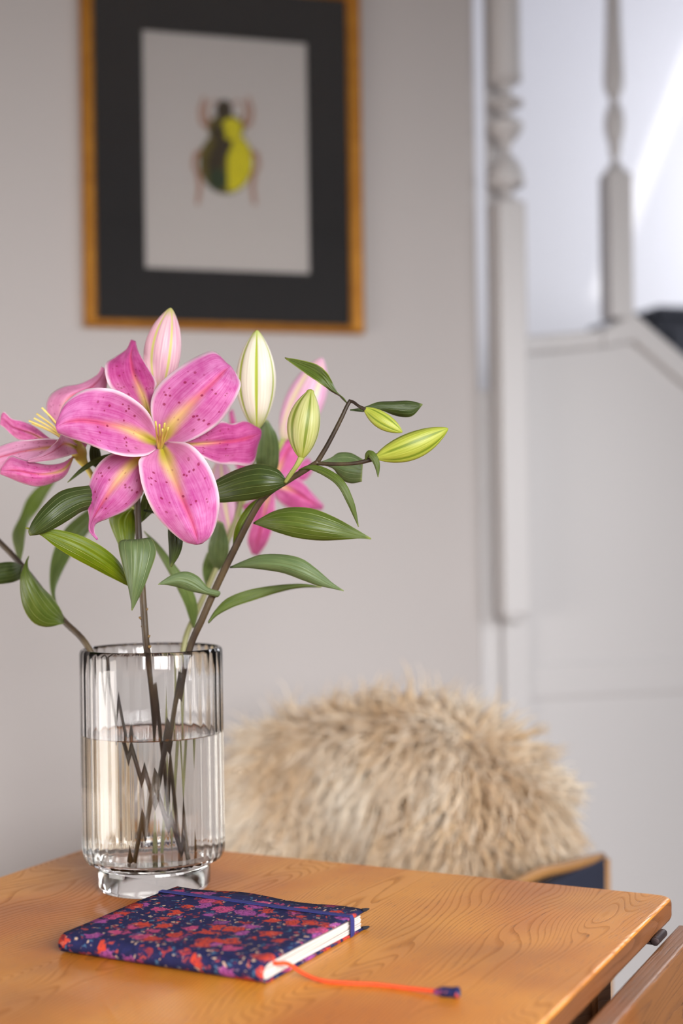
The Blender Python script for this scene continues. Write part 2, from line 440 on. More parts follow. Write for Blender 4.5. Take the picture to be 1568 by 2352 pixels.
def mat_cover():
    k = NT('floral_cotton_cover'); uv = k.coord('UV')
    warp = k.noise(k.mapping(uv, (110, 110, 1)), 1.0, 4, 0.6)['Color']
    w2 = k.new('ShaderNodeVectorMath', operation='SCALE'); k.put(w2.inputs[0], warp); w2.inputs[3].default_value = 0.016
    p = k.new('ShaderNodeVectorMath', operation='ADD'); k.put(p.inputs[0], uv); k.put(p.inputs[1], w2.outputs[0])
    P = p.outputs[0]
    navy = k.mix(k.noise(k.mapping(P, (160, 160, 1)), 1.0, 3)[0], lin(12, 12, 34), lin(34, 40, 94))
    # small sprigs: teal, cream and rust flecks
    v2 = k.voronoi(k.mapping(P, (250, 250, 1)), 1.0); r2 = k.sep(v2['Color'])
    fleck = k.math('MULTIPLY', k.step(v2['Distance'], 0.42, 0.26), k.step(r2[0], 0.40, 0.44))
    fcol = k.mix(k.step(r2[1], 0.35, 0.4), lin(66, 108, 140), k.mix(k.step(r2[1], 0.72, 0.76), lin(186, 70, 48), lin(214, 180, 150)))
    col = k.mix(k.math('MULTIPLY', fleck, 0.8), navy, fcol)
    # flower heads
    v1 = k.voronoi(k.mapping(P, (55, 55, 1)), 1.0, rnd=0.8); r1 = k.sep(v1['Color'])
    pet = k.noise(k.mapping(P, (190, 190, 1)), 1.0, 3, 0.6)[0]
    size = k.math('ADD', 0.36, k.math('MULTIPLY', r1[2], 0.18))
    d = k.math('SUBTRACT', k.math('ADD', v1['Distance'], k.math('MULTIPLY', k.math('SUBTRACT', pet, 0.5), 0.55)), size)
    head = k.math('MULTIPLY', k.step(d, 0.05, -0.04), k.step(r1[0], 0.10, 0.12))
    warm = k.mix(k.step(r1[1], 0.44, 0.48), lin(190, 62, 40), k.mix(k.step(r1[1], 0.74, 0.78), lin(182, 68, 112), lin(152, 72, 138)))
    ring = k.math('FRACT', k.math('ADD', k.math('MULTIPLY', v1['Distance'], 6.0), k.math('MULTIPLY', pet, 2.6)))
    shade = k.step(ring, 0.55, 0.9)
    flower = k.mix(k.math('MULTIPLY', shade, 0.75), warm, lin(60, 22, 56))
    hi = k.step(k.noise(k.mapping(P, (300, 240, 1)), 1.0, 3, 0.6)[0], 0.60, 0.72)
    flower = k.mix(k.math('MULTIPLY', hi, 0.8), flower, lin(226, 172, 154))
    col = k.mix(head, col, flower)
    weave = k.noise(k.mapping(uv, (2600, 2600, 1)), 1.0, 1)[0]
    col = k.mix(k.math('MULTIPLY', k.step(weave, 0.45, 0.7), 0.14), col, lin(120, 110, 130))
    k.set(color=col, rough=0.8, spec=0.15)
    k.bump(weave, 0.35, 0.0003)
    return k.m
M['cover'] = mat_cover()

def mat_wool():
    k = NT('sheep_wool')
    at = k.new('ShaderNodeAttribute'); at.attribute_name = 'tone'
    s = k.sep(at.outputs['Vector'])
    col = k.mix(s[0], lin(232, 206, 166), lin(253, 246, 234))
    k.set(color=col, rough=0.85, spec=0.15, sheen=0.2)
    k.translucent(0.45, col)
    return k.m
M['wool'] = mat_wool()
M['pelt'] = mat_plain('sheep_pelt', (226, 200, 160), 0.95, 0.15, 30.0)

# ------------------------------------------------------------------ the room
def structure(o): return tag(o, kind='structure')
NF, UL, UR, ZC = 3.5, -1.9, 2.5, 2.45
u_end = on_wall(1094, 500)[0]                               # right-hand end of the picture wall
structure(room_box('floor', UL, UR, -1.6, NF, -0.1, 0.0, M['floor']))
structure(room_box('ceiling', UL, UR, 0.0, NF, ZC, ZC + 0.1, M['ceiling']))
structure(room_box('wall_back', UL, u_end, -0.12, 0.0, 0.0, ZC, M['wall'], bev=0.004))
def wall_with_hole(name, axis, at0, at1, a0, a1, h0, h1, z0, z1, zt):
    """wall with a window opening: one mesh ring of four blocks around it"""
    parts = []
    for (p0, p1, q0, q1) in ((a0, h0, 0, zt), (h1, a1, 0, zt), (h0, h1, 0, z0), (h0, h1, z1, zt)):
        parts.append((p0, p1, q0, q1))
    v, f = [], []
    for p0, p1, q0, q1 in parts:
        b = box_pts(p0, p1, at0, at1, q0, q1) if axis == 'u' else box_pts(at0, at1, p0, p1, q0, q1)
        f += [tuple(i + len(v) for i in q) for q in CUBE_F]
        v += [W(*p) for p in b]
    return structure(fix_normals(mesh_obj(name, v, f, M['wall'], smooth=False)))
wall_with_hole('wall_left', 'n', UL - 0.12, UL, 0.0, NF, 0.53, 1.77, 0.25, 1.15, ZC)
wall_with_hole('wall_front', 'u', NF, NF + 0.12, UL, 1.1, -0.62, 0.72, 1.04, 1.92, ZC)  # opening added to go with the front fill
wall_with_hole('wall_front_right', 'u', NF, NF + 0.12, 1.1, UR, 1.36, 2.44, 1.0, 2.2, ZC)
wall_with_hole('wall_right', 'n', UR, UR + 0.1, -1.6, NF, -1.15, -0.25, 1.45, 2.65, 3.3)
def window(name, axis, a0, a1, z0, z1, at):
    w = structure(bpy.data.objects.new(name, None)); COL.objects.link(w)
    def bar(nm, p0, p1, q0, q1):
        if axis == 'u': room_box(nm, p0, p1, at, at + 0.05, q0, q1, M['white'], w)
        else: room_box(nm, at - 0.05, at, p0, p1, q0, q1, M['white'], w)
    t = 0.05
    bar('frame_rail', a0, a1, z0, z0 + t); bar('frame_rail', a0, a1, z1 - t, z1)
    bar('frame_stile', a0, a0 + t, z0, z1); bar('frame_stile', a1 - t, a1, z0, z1)
    m = (a0 + a1) / 2
    bar('mullion', m - 0.02, m + 0.02, z0 + t, z1 - t)
window('window_1', 'n', 0.53, 1.77, 0.25, 1.15, UL - 0.04)
window('window_2', 'u', 1.36, 2.44, 1.0, 2.2, NF + 0.04)

window('window_added', 'u', -0.62, 0.72, 1.04, 1.92, NF + 0.04)  # frame added round the front fill's opening
window('window_3', 'n', -1.15, -0.25, 1.45, 2.65, UR + 0.06)
# stairwell behind the panelled side of the stair: white walls, rooflight opening above
NB = -1.35
structure(room_box('wall_stair', u_end - 1.3, UR, NB - 0.1, NB, 0.0, 3.3, M['stairwhite']))
structure(room_box('wall_stair_side', u_end - 1.4, u_end - 1.3, NB, -0.12, 0.0, 3.3, M['stairwhite']))

def stair_roof(u0, u1, n0, n1, z):
    v, f = [], []
    for p0, p1, q0, q1 in ((u_end - 1.4, u0, NB - .1, 0), (u1, UR, NB - .1, 0), (u0, u1, NB - .1, n0), (u0, u1, n1, 0)):
        f += [tuple(i + len(v) for i in q) for q in CUBE_F]
        v += [W(*p) for p in box_pts(p0, p1, q0, q1, z, z + .1)]
    structure(fix_normals(mesh_obj('ceiling_stair', v, f, M['stairwhite'], smooth=False)))
ub = on_wall(1362, 760, NB)[0]; zb = on_wall(1362, 760, NB)[1]
dnn = (3.2 - zb) / (1.0 / 0.75)
ucc = ub + 0.42 / 0.75 * dnn
stair_roof(ucc - 0.055, ucc + 0.055, NB + 0.02, NB + dnn, 3.2)
structure(room_box('wall_stair_upper', UL, UR, -0.06, 0.0, ZC + .1, 3.3, M['stairwhite']))

# ------------------------------------------------------------------ stair side: panel, newel, baluster
PN = 0.02                                                  # face of the panel, proud of the wall plane
def pw(px, py, n=PN): return on_wall(px, py, n)
uL = pw(1152, 1000)[0]
capL = pw(1200, 775)[1]; uB0, capB = pw(1385, 757)
uB1, capR = pw(1455, 726); uEnd, zEnd = pw(1568, 822)
slope = (zEnd - capR) / (uEnd - uB1)
uR = UR - 0.02
# from the baluster the string slopes away down to the right
zR = capR + slope * (1.15 - uB1)
panel = thing('stair_panelling', 'white painted panelled stair side below the balusters, beside the fleece covered chair', 'panelling', W(uL, PN, 0))
prism('panel_sheet', [(uL, 0.0), (uR, 0.0), (uR, zR), (1.15, zR), (uB1, capR), (uB0, capB), (uL, capL)], PN - 0.06, PN - 0.014, M['white'], panel)
rail = 0.034
prism('top_rail', [(uL + 0.03, capL - rail), (uB0, capB - rail), (uB0, capB), (uL + 0.03, capL)], PN - 0.05, PN, M['white'], panel, 0.004)
prism('string_rail', [(uB0, capB - rail), (uB1, capR - rail - 0.015), (1.15, zR - rail - 0.02), (1.15, zR + 0.006), (uB1, capR + 0.006), (uB0, capB)], PN - 0.07, PN + 0.004, M['white'], panel, 0.004)
room_box('stile', uL, uL + 0.055, PN - 0.05, PN - 0.002, 0.0, capL, M['white'], panel, 0.003)
tr = structure(room_box('trim_1', pw(1131, 800)[0], pw(1180, 800)[0], -0.008, 0.0, 0.0, ZC + 0.3, M['white'], None, 0.003))
structure(room_box('trim_2', u_end, uL + 0.002, -0.05, -0.004, 0.0, capL - 0.10, M['white'], None, 0.003))
zmid = pw(1500, 1515)[1]
room_box('middle_rail', uL + 0.055, uR, PN - 0.05, PN - 0.009, zmid - 0.07, zmid, M['white'], panel, 0.006)
room_box('bottom_rail', uL + 0.055, uR, PN - 0.05, PN - 0.004, 0.0, 0.16, M['white'], panel, 0.003)

def turned(name, label, cat, px_c, prof_px, n_c, sq, nseg=28):
    """turned post: prof_px = (row, half width in px); sq = (row_top, row_bottom, half width px) square block"""
    u_c, _ = on_wall(px_c, 1000, n_c)
    t = thing(name, label, cat, W(u_c, n_c, on_wall(px_c, sq[1], n_c)[1]))
    Z = (W(u_c, n_c, 0)).y
    k = Z / FPX
    prof = []
    for y, hw in prof_px:
        prof.append((hw * k, on_wall(px_c, y, n_c)[1]))
    prof = catmull(prof, len(prof) * 4)
    prof = sorted([(max(r, 0.004), z) for r, z in prof], key=lambda q: q[1])
    base = W(u_c, n_c, 0)
    lathe('turning', prof, base, M['white'], t, nseg)
    h = sq[2] * k
    z1, z0 = on_wall(px_c, sq[0], n_c)[1], on_wall(px_c, sq[1], n_c)[1]
    room_box('square_base', u_c - h, u_c + h, n_c - h, n_c + h, z0, z1, M['white'], t, 0.004)
    return t, u_c, h, z0
nw, u_nw, h_nw, z_nw = turned('newel_post', 'white turned newel post with a square lower block at the end of the picture wall', 'post', 1172,
    [(-420, 34), (-120, 35), (60, 36), (170, 37), (186, 38), (196, 24), (206, 12), (216, 12), (226, 25), (236, 40), (244, 38), (253, 20), (262, 12), (272, 19), (285, 38), (296, 40), (311, 31), (326, 18), (340, 10), (352, 10), (368, 22), (386, 33), (406, 40), (424, 41), (433, 30), (442, 14), (452, 14), (462, 28), (469, 34)],
    PN + 0.0255, (468, 1412, 33))
room_box('drop_end', u_nw - h_nw * 0.72, u_nw + h_nw * 0.72, PN + 0.0255 - h_nw * 0.98, PN + 0.0255 + h_nw * 0.72, z_nw - 0.012, z_nw + 0.002, M['white'], nw, 0.004)
turned('baluster', 'slim white turned baluster standing on the peak of the stair panelling', 'baluster', 1421,
    [(-420, 13), (-150, 15), (0, 17), (100, 20), (180, 24), (205, 22), (225, 13), (238, 11), (246, 15), (262, 21), (290, 24), (318, 19), (335, 13), (342, 15), (352, 13), (368, 9), (378, 13), (392, 24), (402, 28)],
    PN - 0.025, (400, 735, 29))

# low dark cabinet glimpsed in the stairwell, its top just above the sloping string
dc_n = -0.85
ud, zd = on_wall(1513, 703, dc_n)
dch = thing('dark_cabinet', 'dark charcoal cabinet in the stairwell behind the sloping white string', 'cabinet', W(ud, dc_n, 0))
room_box('cabinet_body', ud, ud + 0.5, dc_n - 0.4, dc_n, 0.0, zd - 0.03, M['charcoal'], dch, 0.004)
room_box('cabinet_top', ud - 0.01, ud + 0.51, dc_n - 0.41, dc_n + 0.012, zd - 0.03, zd, M['charcoal'], dch, 0.004)
room_box('door', ud + 0.03, ud + 0.47, dc_n, dc_n + 0.012, 0.08, zd - 0.06, M['charcoal'], dch, 0.004)

# ------------------------------------------------------------------ framed print
def fw(px, py, n): return on_wall(px, py, n)
f_n = 0.024
fu0 = fw(190, 400, f_n)[0]; fu1 = fw(834, 400, f_n)[0]
mu0 = fw(219, 400, 0.012)[0]; mu1 = fw(799, 400, 0.012)[0]
fz0 = 0.5 * (fw(210, 752, f_n)[1] + fw(820, 762, f_n)[1]); mz0 = 0.5 * (fw(230, 735, 0.012)[1] + fw(790, 744, 0.012)[1])
pu0 = fw(330, 340, 0.008)[0]; pu1 = fw(707, 366, 0.008)[0]
pz1 = 0.5 * (fw(330, 70, 0.008)[1] + fw(703, 100, 0.008)[1]); pz0 = 0.5 * (fw(330, 612, 0.008)[1] + fw(710, 632, 0.008)[1])
mz1 = pz1 + (pz0 - mz0) * 0.92; fz1 = mz1 + (mz0 - fz0)
pic = thing('framed_picture', 'gilt framed beetle print with a wide black mount on the greige wall', 'picture', W((fu0 + fu1) / 2, 0, fz0))
def miter(name, a, b, c, d):            # one mitred moulding from four (u,z) corners: outer a-b, inner c-d
    prof = [(0.0, 0.0), (0.0, 0.020), (0.25, 0.024), (0.55, 0.021), (0.8, 0.0225), (1.0, 0.014), (1.0, 0.0)]
    v = []
    for (o, i) in ((a, d), (b, c)):
        for t, n in prof:
            v.append(W(o[0] + (i[0] - o[0]) * t, n, o[1] + (i[1] - o[1]) * t))
    k = len(prof)
    f = [(i, (i + 1) % k, k + (i + 1) % k, k + i) for i in range(k)] + [tuple(range(k)), tuple(range(2 * k - 1, k - 1, -1))]
    fix_normals(mesh_obj(name, v, f, M['gold'], pic, smooth=False))
oc = [(fu0, fz0), (fu1, fz0), (fu1, fz1), (fu0, fz1)]; ic = [(mu0, mz0), (mu1, mz0), (mu1, mz1), (mu0, mz1)]
for i in range(4):
    j = (i + 1) % 4
    miter('frame_moulding', oc[i], oc[j], ic[j], ic[i])
room_box('backing_board', fu0 + 0.005, fu1 - 0.005, 0.001, 0.006, fz0 + 0.005, fz1 - 0.005, M['black_mat'], pic)
def ring(name, o, i, n0, n1, mat):
    v = [W(u, n, z) for n in (n0, n1) for (u, z) in o + i]
    f = []
    for a in range(4):
        b = (a + 1) % 4
        f += [(a, b, 4 + b, 4 + a), (8 + a, 12 + a, 12 + b, 8 + b), (a, 8 + a, 8 + b, b), (4 + a, 4 + b, 12 + b, 12 + a)]
    return fix_normals(mesh_obj(name, v, f, mat, pic, smooth=False))
ring('mount', [(mu0 - .004, mz0 - .004), (mu1 + .004, mz0 - .004), (mu1 + .004, mz1 + .004), (mu0 - .004, mz1 + .004)], [(pu0, pz0), (pu1, pz0), (pu1, pz1), (pu0, pz1)], 0.008, 0.0105, M['black_mat'])
prt = room_box('print_sheet', pu0 - .01, pu1 + .01, 0.006, 0.0076, pz0 - .01, pz1 + .01, M['paper'], pic)
room_box('glass_pane', mu0 - .002, mu1 + .002, 0.0122, 0.0138, mz0 - .002, mz1 + .002, M['pane'], pic)
# the printed beetle: thin flat shapes lying on the sheet
def ink(name, rgb): return mat_plain(name, rgb, 0.9, 0.22, 60.0)
INK = dict(olive=ink('olive_ink', (86, 76, 24)), dark=ink('dark_ink', (54, 44, 28)), green=ink('deep_green_ink', (44, 56, 34)), yellow=ink('yellow_ink', (196, 184, 24)), brown=ink('brown_ink', (150, 104, 78)), tan=ink('tan_ink', (168, 120, 70)))
def printed(name, pts, mat, lev=0):
    n = 0.0077 + 0.00012 * lev
    poly = [on_wall(x, y, n) for x, y in pts]
    k = len(poly)
    v = [W(u, n, z) for u, z in poly] + [W(u, n - 0.0002 - 0.00012 * lev, z) for u, z in poly]
    f = [tuple(range(k)), tuple(range(2 * k - 1, k - 1, -1))] + [(i, (i + 1) % k, k + (i + 1) % k, k + i) for i in range(k)]
    return fix_normals(mesh_obj(name, v, f, mat, prt, smooth=False))
def ell(cx, cy, rx, ry, a0=0, a1=360, n=28, e=1.0):
    return [(cx + rx * math.copysign(abs(math.cos(R(a0 + (a1 - a0) * i / n))) ** e, math.cos(R(a0 + (a1 - a0) * i / n))),
             cy + ry * math.sin(R(a0 + (a1 - a0) * i / n))) for i in range(n if a1 - a0 >= 360 else n + 1)]
for sgn in (-1, 1):
    def lg(pts, w, m=INK['brown'], nm='beetle_leg'):
        pts = [(519 + sgn * dx, y) for dx, y in pts]
        L, Rr = [], []
        for i, p in enumerate(pts):
            a, b = pts[max(i - 1, 0)], pts[min(i + 1, len(pts) - 1)]
            tx, ty = b[0] - a[0], b[1] - a[1]; l = math.hypot(tx, ty)
            ww = w * (1 - 0.45 * i / (len(pts) - 1))
            L.append((p[0] - ty / l * ww, p[1] + tx / l * ww)); Rr.append((p[0] + ty / l * ww, p[1] - tx / l * ww))
        printed(nm, L + Rr[::-1], m)
    lg([(30, 300), (56, 282), (60, 255), (50, 222)], 6)
    lg([(34, 292), (46, 262), (42, 232)], 5)
    lg([(50, 345), (70, 355), (74, 380), (66, 400)], 7)
    lg([(48, 385), (64, 400), (60, 430), (66, 470)], 7)
    lg([(14, 242), (26, 230), (34, 238)], 3, INK['brown'], 'antenna')
printed('beetle_abdomen', ell(519, 372, 62, 74), INK['olive'], 1)
printed('wing_case', [(521, 312)] + ell(523, 372, 56, 68, -85, 88) + [(523, 438)], INK['yellow'], 3)
printed('wing_case', [(518, 308)] + ell(515, 372, 55, 70, 265, 92), INK['olive'], 2)
printed('wing_case_shade', [(512, 318), (536, 322), (528, 345), (510, 385), (494, 430), (478, 412), (476, 372), (488, 338)], INK['dark'], 4)
printed('wing_case_shade', ell(500, 412, 22, 26), INK['green'], 5)
printed('thorax', ell(519, 295, 42, 34), INK['olive'], 2)
printed('thorax_sheen', ell(532, 296, 24, 26), INK['yellow'], 4)
printed('thorax_shade', ell(503, 306, 15, 22), INK['dark'], 4)
printed('beetle_head', ell(514, 252, 19, 24), INK['dark'], 3)

# ------------------------------------------------------------------ table (drop leaf) from the corner and edges seen
A = on_z(1548, 2056, TABLE_Z); C = on_z(1219, 2348, TABLE_Z); B = on_z(560, 1963, TABLE_Z); L1 = on_z(182, 1951, TABLE_Z)
dy = (A - C).normalized()                                  # local +y: along the right edge, away from the camera
dxb = (A - B).normalized()
dxx = (dxb + Vector((dy.y, -dy.x, 0))).normalized()         # local +x: along the back edge, to the right
dyy = Vector((-dxx.y, dxx.x, 0))
wid = (A - L1).dot(dxx)
LEN = 1.05; TH = 0.021
tbl = thing('drop_leaf_table', 'honey oak drop leaf table with one leaf hanging, under the vase and notebook', 'table', (A.x, A.y, 0))
tbl.rotation_euler = (0, 0, math.atan2(dxx.y, dxx.x))
def table_slab(name, x0, x1, y0, y1, z0, z1, mat):
    o = local_box(name, x0, x1, y0, y1, z0, z1, mat, tbl)
    bevel(o, 0.0075, 4)
    o.data.polygons.foreach_set('use_smooth', [True] * len(o.data.polygons))
    return o
def round_slab(name, x0, x1, y0, y1, z0, z1, rc, mat):
    """slab with softly rounded corners in plan and eased edges"""
    pl = []
    for cx_, cy_, a0 in ((x1 - rc, y1 - rc, 0), (x0 + rc, y1 - rc, 90), (x0 + rc, y0 + rc, 180), (x1 - rc, y0 + rc, 270)):
        for i in range(6):
            a = R(a0 + 18 * i); pl.append((cx_ + rc * math.cos(a), cy_ + rc * math.sin(a)))
    k = len(pl)
    cxm, cym = (x0 + x1) / 2, (y0 + y1) / 2
    e = 0.0045
    levels = [(z0, e), (z0 + e * .3, e * .3), (z0 + e, 0), (z1 - e * 1.1, 0), (z1 - e * .5, e * .15), (z1 - e * .15, e * .5), (z1, e)]
    v, f = [], []
    for z, ins in levels:
        for x, y in pl:
            v.append(Vector((x - math.copysign(ins, x - cxm), y - math.copysign(ins, y - cym), z)))
    for l in range(len(levels) - 1):
        for i in range(k):
            j = (i + 1) % k
            f.append((l * k + i, l * k + j, (l + 1) * k + j, (l + 1) * k + i))
    f.append(tuple(range(k - 1, -1, -1))); f.append(tuple((len(levels) - 1) * k + i for i in range(k)))
    o = mesh_obj(name, v, f, mat, tbl, base=False)
    fix_normals(o)
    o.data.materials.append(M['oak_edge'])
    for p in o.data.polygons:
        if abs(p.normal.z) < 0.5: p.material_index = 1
    m = o.modifiers.new('wn', 'WEIGHTED_NORMAL'); m.keep_sharp = True
    return o
round_slab('table_top', -wid, 0.0, -LEN, 0.0, TABLE_Z - TH, TABLE_Z, 0.012, M['oak'])
GAP = 0.004
leaf = local_box('drop_leaf', GAP, GAP + TH, -LEN + 0.01, -0.004, TABLE_Z - TH - 0.004 - 0.36, TABLE_Z - TH - 0.004, M['oak_leaf'], tbl, 0.003, 3)
def hinge(y):
    v, f = [], []
    seg, r, ln = 14, 0.0038, 0.030
    for yy in (-ln / 2, ln / 2):
        for j in range(seg):
            w = 2 * math.pi * j / seg
            v.append(Vector((GAP * 0.5 + r * math.cos(w) + 0.001, y + yy, TABLE_Z - TH + 0.001 + r * math.sin(w))))
    f = [(j, (j + 1) % seg, seg + (j + 1) % seg, seg + j) for j in range(seg)] + [tuple(range(seg)), tuple(range(2 * seg - 1, seg - 1, -1))]
    h = fix_normals(mesh_obj('hinge', v, f, M['hinge'], tbl, base=False))
    bevel(h, 0.0008)
    h['label'] = 'dark iron hinge barrel'
    local = local_box('hinge_plate', -0.03, 0.004, y - 0.013, y + 0.013, TABLE_Z - TH - 0.0025, TABLE_Z - TH - 0.0005, M['hinge'], h)
hp = on_z(1500, 2154, TABLE_Z - TH) - A
hy = hp.dot(dyy)
hinge(hy); hinge(-LEN - hy)
for nm, x0, x1, y0, y1 in (('apron', -wid + .05, -.05, -.07, -.05), ('apron', -wid + .05, -.05, -LEN + .05, -LEN + .07), ('apron', -wid + .05, -wid + .07, -LEN + .07, -.07), ('apron', -.07, -.05, -LEN + .07, -.07)):
    local_box(nm, x0, x1, y0, y1, TABLE_Z - TH - 0.10, TABLE_Z - TH, M['oak_leaf'], tbl)
for x in (-wid + .07, -.07):
    for y in (-.07, -LEN + .07):
        local_box('leg', x - .024, x + .024, y - .024, y + .024, 0.0, TABLE_Z - TH, M['oak_leaf'], tbl, 0.004)

# ------------------------------------------------------------------ armchair and sheepskin behind the table
ZF = 1.98
CROT = R(-33)
cax = pix(840, 1800, ZF).x
CH = Matrix.Translation((cax, ZF, 0)) @ Matrix.Rotation(CROT, 4, 'Z')
chair = thing('armchair', 'navy upholstered oak armchair behind the table with a fleece over its back', 'chair', (cax, ZF, 0))
chair.rotation_euler = (0, 0, CROT)
CW = 0.315
local_box('seat', -CW + .02, CW - .02, -0.42, 0.07, 0.36, 0.46, M['navy_uph'], chair, 0.02, 3)
def fleece_top(t): return 0.822 - 0.075 * abs(t) ** 3.4 + 0.008 * math.sin(4.2 * t + .6)
def backrest():                                             # upholstered back with a crowned top, thin enough to sit inside the fleece
    v, f, K = [], [], 24
    for i in range(K + 1):
        x = -0.196 + 0.392 * i / K
        zt_ = fleece_top(x / 0.250) - 0.030
        for y, z in ((0.070, 0.45), (0.096, 0.45), (0.096, zt_ - 0.012), (0.083, zt_), (0.070, zt_ - 0.006)): v.append(Vector((x, y, z)))
    for i in range(K):
        for q in range(5): f.append((i * 5 + q, i * 5 + (q + 1) % 5, i * 5 + 5 + (q + 1) % 5, i * 5 + 5 + q))
    f += [(4, 3, 2, 1, 0), tuple(K * 5 + q for q in range(5))]
    return fix_normals(mesh_obj('backrest', v, f, M['navy_uph'], chair, smooth=False, base=False))
backrest()
local_box('back_rail', -CW, CW, 0.066, 0.098, 0.43, 0.475, M['oak_frame'], chair, 0.004)
for sgn in (-1, 1):
    x = sgn * CW
    tube('arm', [(x, 0.08, 0.652), (x + sgn * .003, -0.04, 0.664), (x + sgn * .002, -0.12, 0.672), (x - sgn * .002, -0.21, 0.668)], [.0065, .007, .007, .0065], M['oak_frame'], chair, 10, 16, base=Vector())
    local_box('arm_panel', x - .009, x + .009, -0.20, 0.075, 0.40, 0.655, M['navy_uph'], chair, 0.004)
    for y in (-0.20, 0.08):
        tube('leg', [(x, y, 0.650), (x, y, 0.36), (x + sgn * .008, y + (0.02 if y > 0 else -.01), 0.0)], [.011, .014, .010], M['oak_frame'], chair, 10, 10, base=Vector())

# fleece: a pelt draped over the chair back with locks of wool
fle = thing('sheepskin', 'long haired cream sheepskin draped over the back of the armchair', 'sheepskin', (cax, ZF + 0.05, 0.5))
def fleece_pt(s, t):
    """s across -1..1, t 0..1 from the front hem up over the top and down behind"""
    hw = 0.246 + 0.012 * math.sin(3.1 * s + 1)
    top = 0.822 - 0.075 * abs(s) ** 3.4 + 0.008 * math.sin(4.2 * s + .6)
    lo = 0.545 + 0.03 * max(0, s)
    d = 0.06 * (1 - 0.75 * max(0.0, (abs(s) - 0.8) / 0.2) ** 2)      # half depth of the padded back, closing at the ends
    hgt = top - lo - d
    L = hgt + math.pi * d + hgt * 0.6
    q = t * L
    if q < hgt: y, z = -d, lo + q
    elif q < hgt + math.pi * d:
        a = (q - hgt) / d; y, z = -d * math.cos(a), top - d + d * math.sin(a)
    else: y, z = d, top - d - (q - hgt - math.pi * d)
    x = s * hw
    front = max(0.0, 1 - q / (hgt * 1.15))
    y += front * (-0.065 * math.exp(-((s + 0.75) / 0.38) ** 2) + 0.055 * math.exp(-((s + 0.08) / 0.22) ** 2) - 0.04 * math.exp(-((s - 0.6) / 0.32) ** 2))
    y += 0.012 * mnoise.noise(Vector((s * 3, t * 5, 1.3)))
    return CH @ Vector((x, 0.055 + y, z))
v, f = [], []
NS, NTT = 34, 40
for i in range(NS + 1):
    for j in range(NTT + 1):
        v.append(fleece_pt(-1 + 2 * i / NS, j / NTT))
for i in range(NS):
    for j in range(NTT):
        a = i * (NTT + 1) + j
        f.append((a, a + NTT + 1, a + NTT + 2, a + 1))
solid(mesh_obj('pelt', v, f, M['pelt'], fle), 0.004)
rng = random.Random(5)
v, f, tone = [], [], []
NLOCK = 9500
for q in range(NLOCK):
    s = rng.uniform(-1, 1); t = rng.uniform(0, 0.86)
    if q % 8 == 0: s = math.copysign(rng.uniform(0.88, 1.0), s); t = rng.uniform(0, 0.95)   # thicker along the two ends
    p = fleece_pt(s, t); e = 0.01
    ds = fleece_pt(min(1, s + e), t) - fleece_pt(max(-1, s - e), t)
    dt = fleece_pt(s, min(1, t + e)) - fleece_pt(s, max(0, t - e))
    nrm = ds.cross(dt).normalized()
    side = (CH.to_3x3() @ Vector((1, 0, 0))) * s
    clump = Vector((mnoise.noise(Vector((s * 5, t * 9, 3.0))), mnoise.noise(Vector((s * 5, t * 9, 7.0))), 0)) * 0.9
    flow = dt.normalized() * (-1 if t < 0.56 else 1)               # wool lies down the front and down the back
    up = max(0.0, nrm.z)
    d = (nrm * (0.42 - 0.10 * up) + flow * 0.55 * up + side * (0.15 + 0.9 * max(0, abs(s) - .6)) + Vector((clump.x * .8, 0, (-0.55 + clump.y * .5) * (1 - up))) + Vector((rng.gauss(0, .25), rng.gauss(0, .2), rng.gauss(0, .25)))).normalized()
    if d.dot(nrm) < 0.20: d = (d + nrm * (0.20 - d.dot(nrm))).normalized()   # never back through the skin
    ln = rng.uniform(0.035, 0.080)
    wd = rng.uniform(0.0016, 0.0038)
    ph = rng.uniform(0, 6.28); amp = rng.uniform(0.002, 0.006)
    tn = min(1, max(0, 0.55 + 0.75 * mnoise.noise(Vector((s * 4 + 11, t * 6, 0.5))) + rng.gauss(0, .22)))
    o1 = d.orthogonal().normalized(); o2 = d.cross(o1)
    b0 = len(v); K = 6
    for i in range(K + 1):
        w = i / K
        c = p + d * (ln * w) + Vector((0, 0, -0.022 * w * w * (1 - up))) + (o1 * math.sin(ph + w * 9) + o2 * math.cos(ph * 1.3 + w * 8)) * amp * w
        r = wd * (1.0 - 0.85 * w ** 1.5)
        for j in range(3):
            a = 2.094 * j
            v.append(c + (o1 * math.cos(a) + o2 * math.sin(a)) * r)
            tone.append(min(1, tn * (0.55 + 0.45 * w) + 0.12 * w))
    for i in range(K):
        for j in range(3):
            j2 = (j + 1) % 3
            f.append((b0 + i * 3 + j, b0 + i * 3 + j2, b0 + (i + 1) * 3 + j2, b0 + (i + 1) * 3 + j))
wool = mesh_obj('wool', v, f, M['wool'], fle)
at = wool.data.attributes.new('tone', 'FLOAT', 'POINT'); at.data.foreach_set('value', tone)
wool['kind'] = 'stuff'

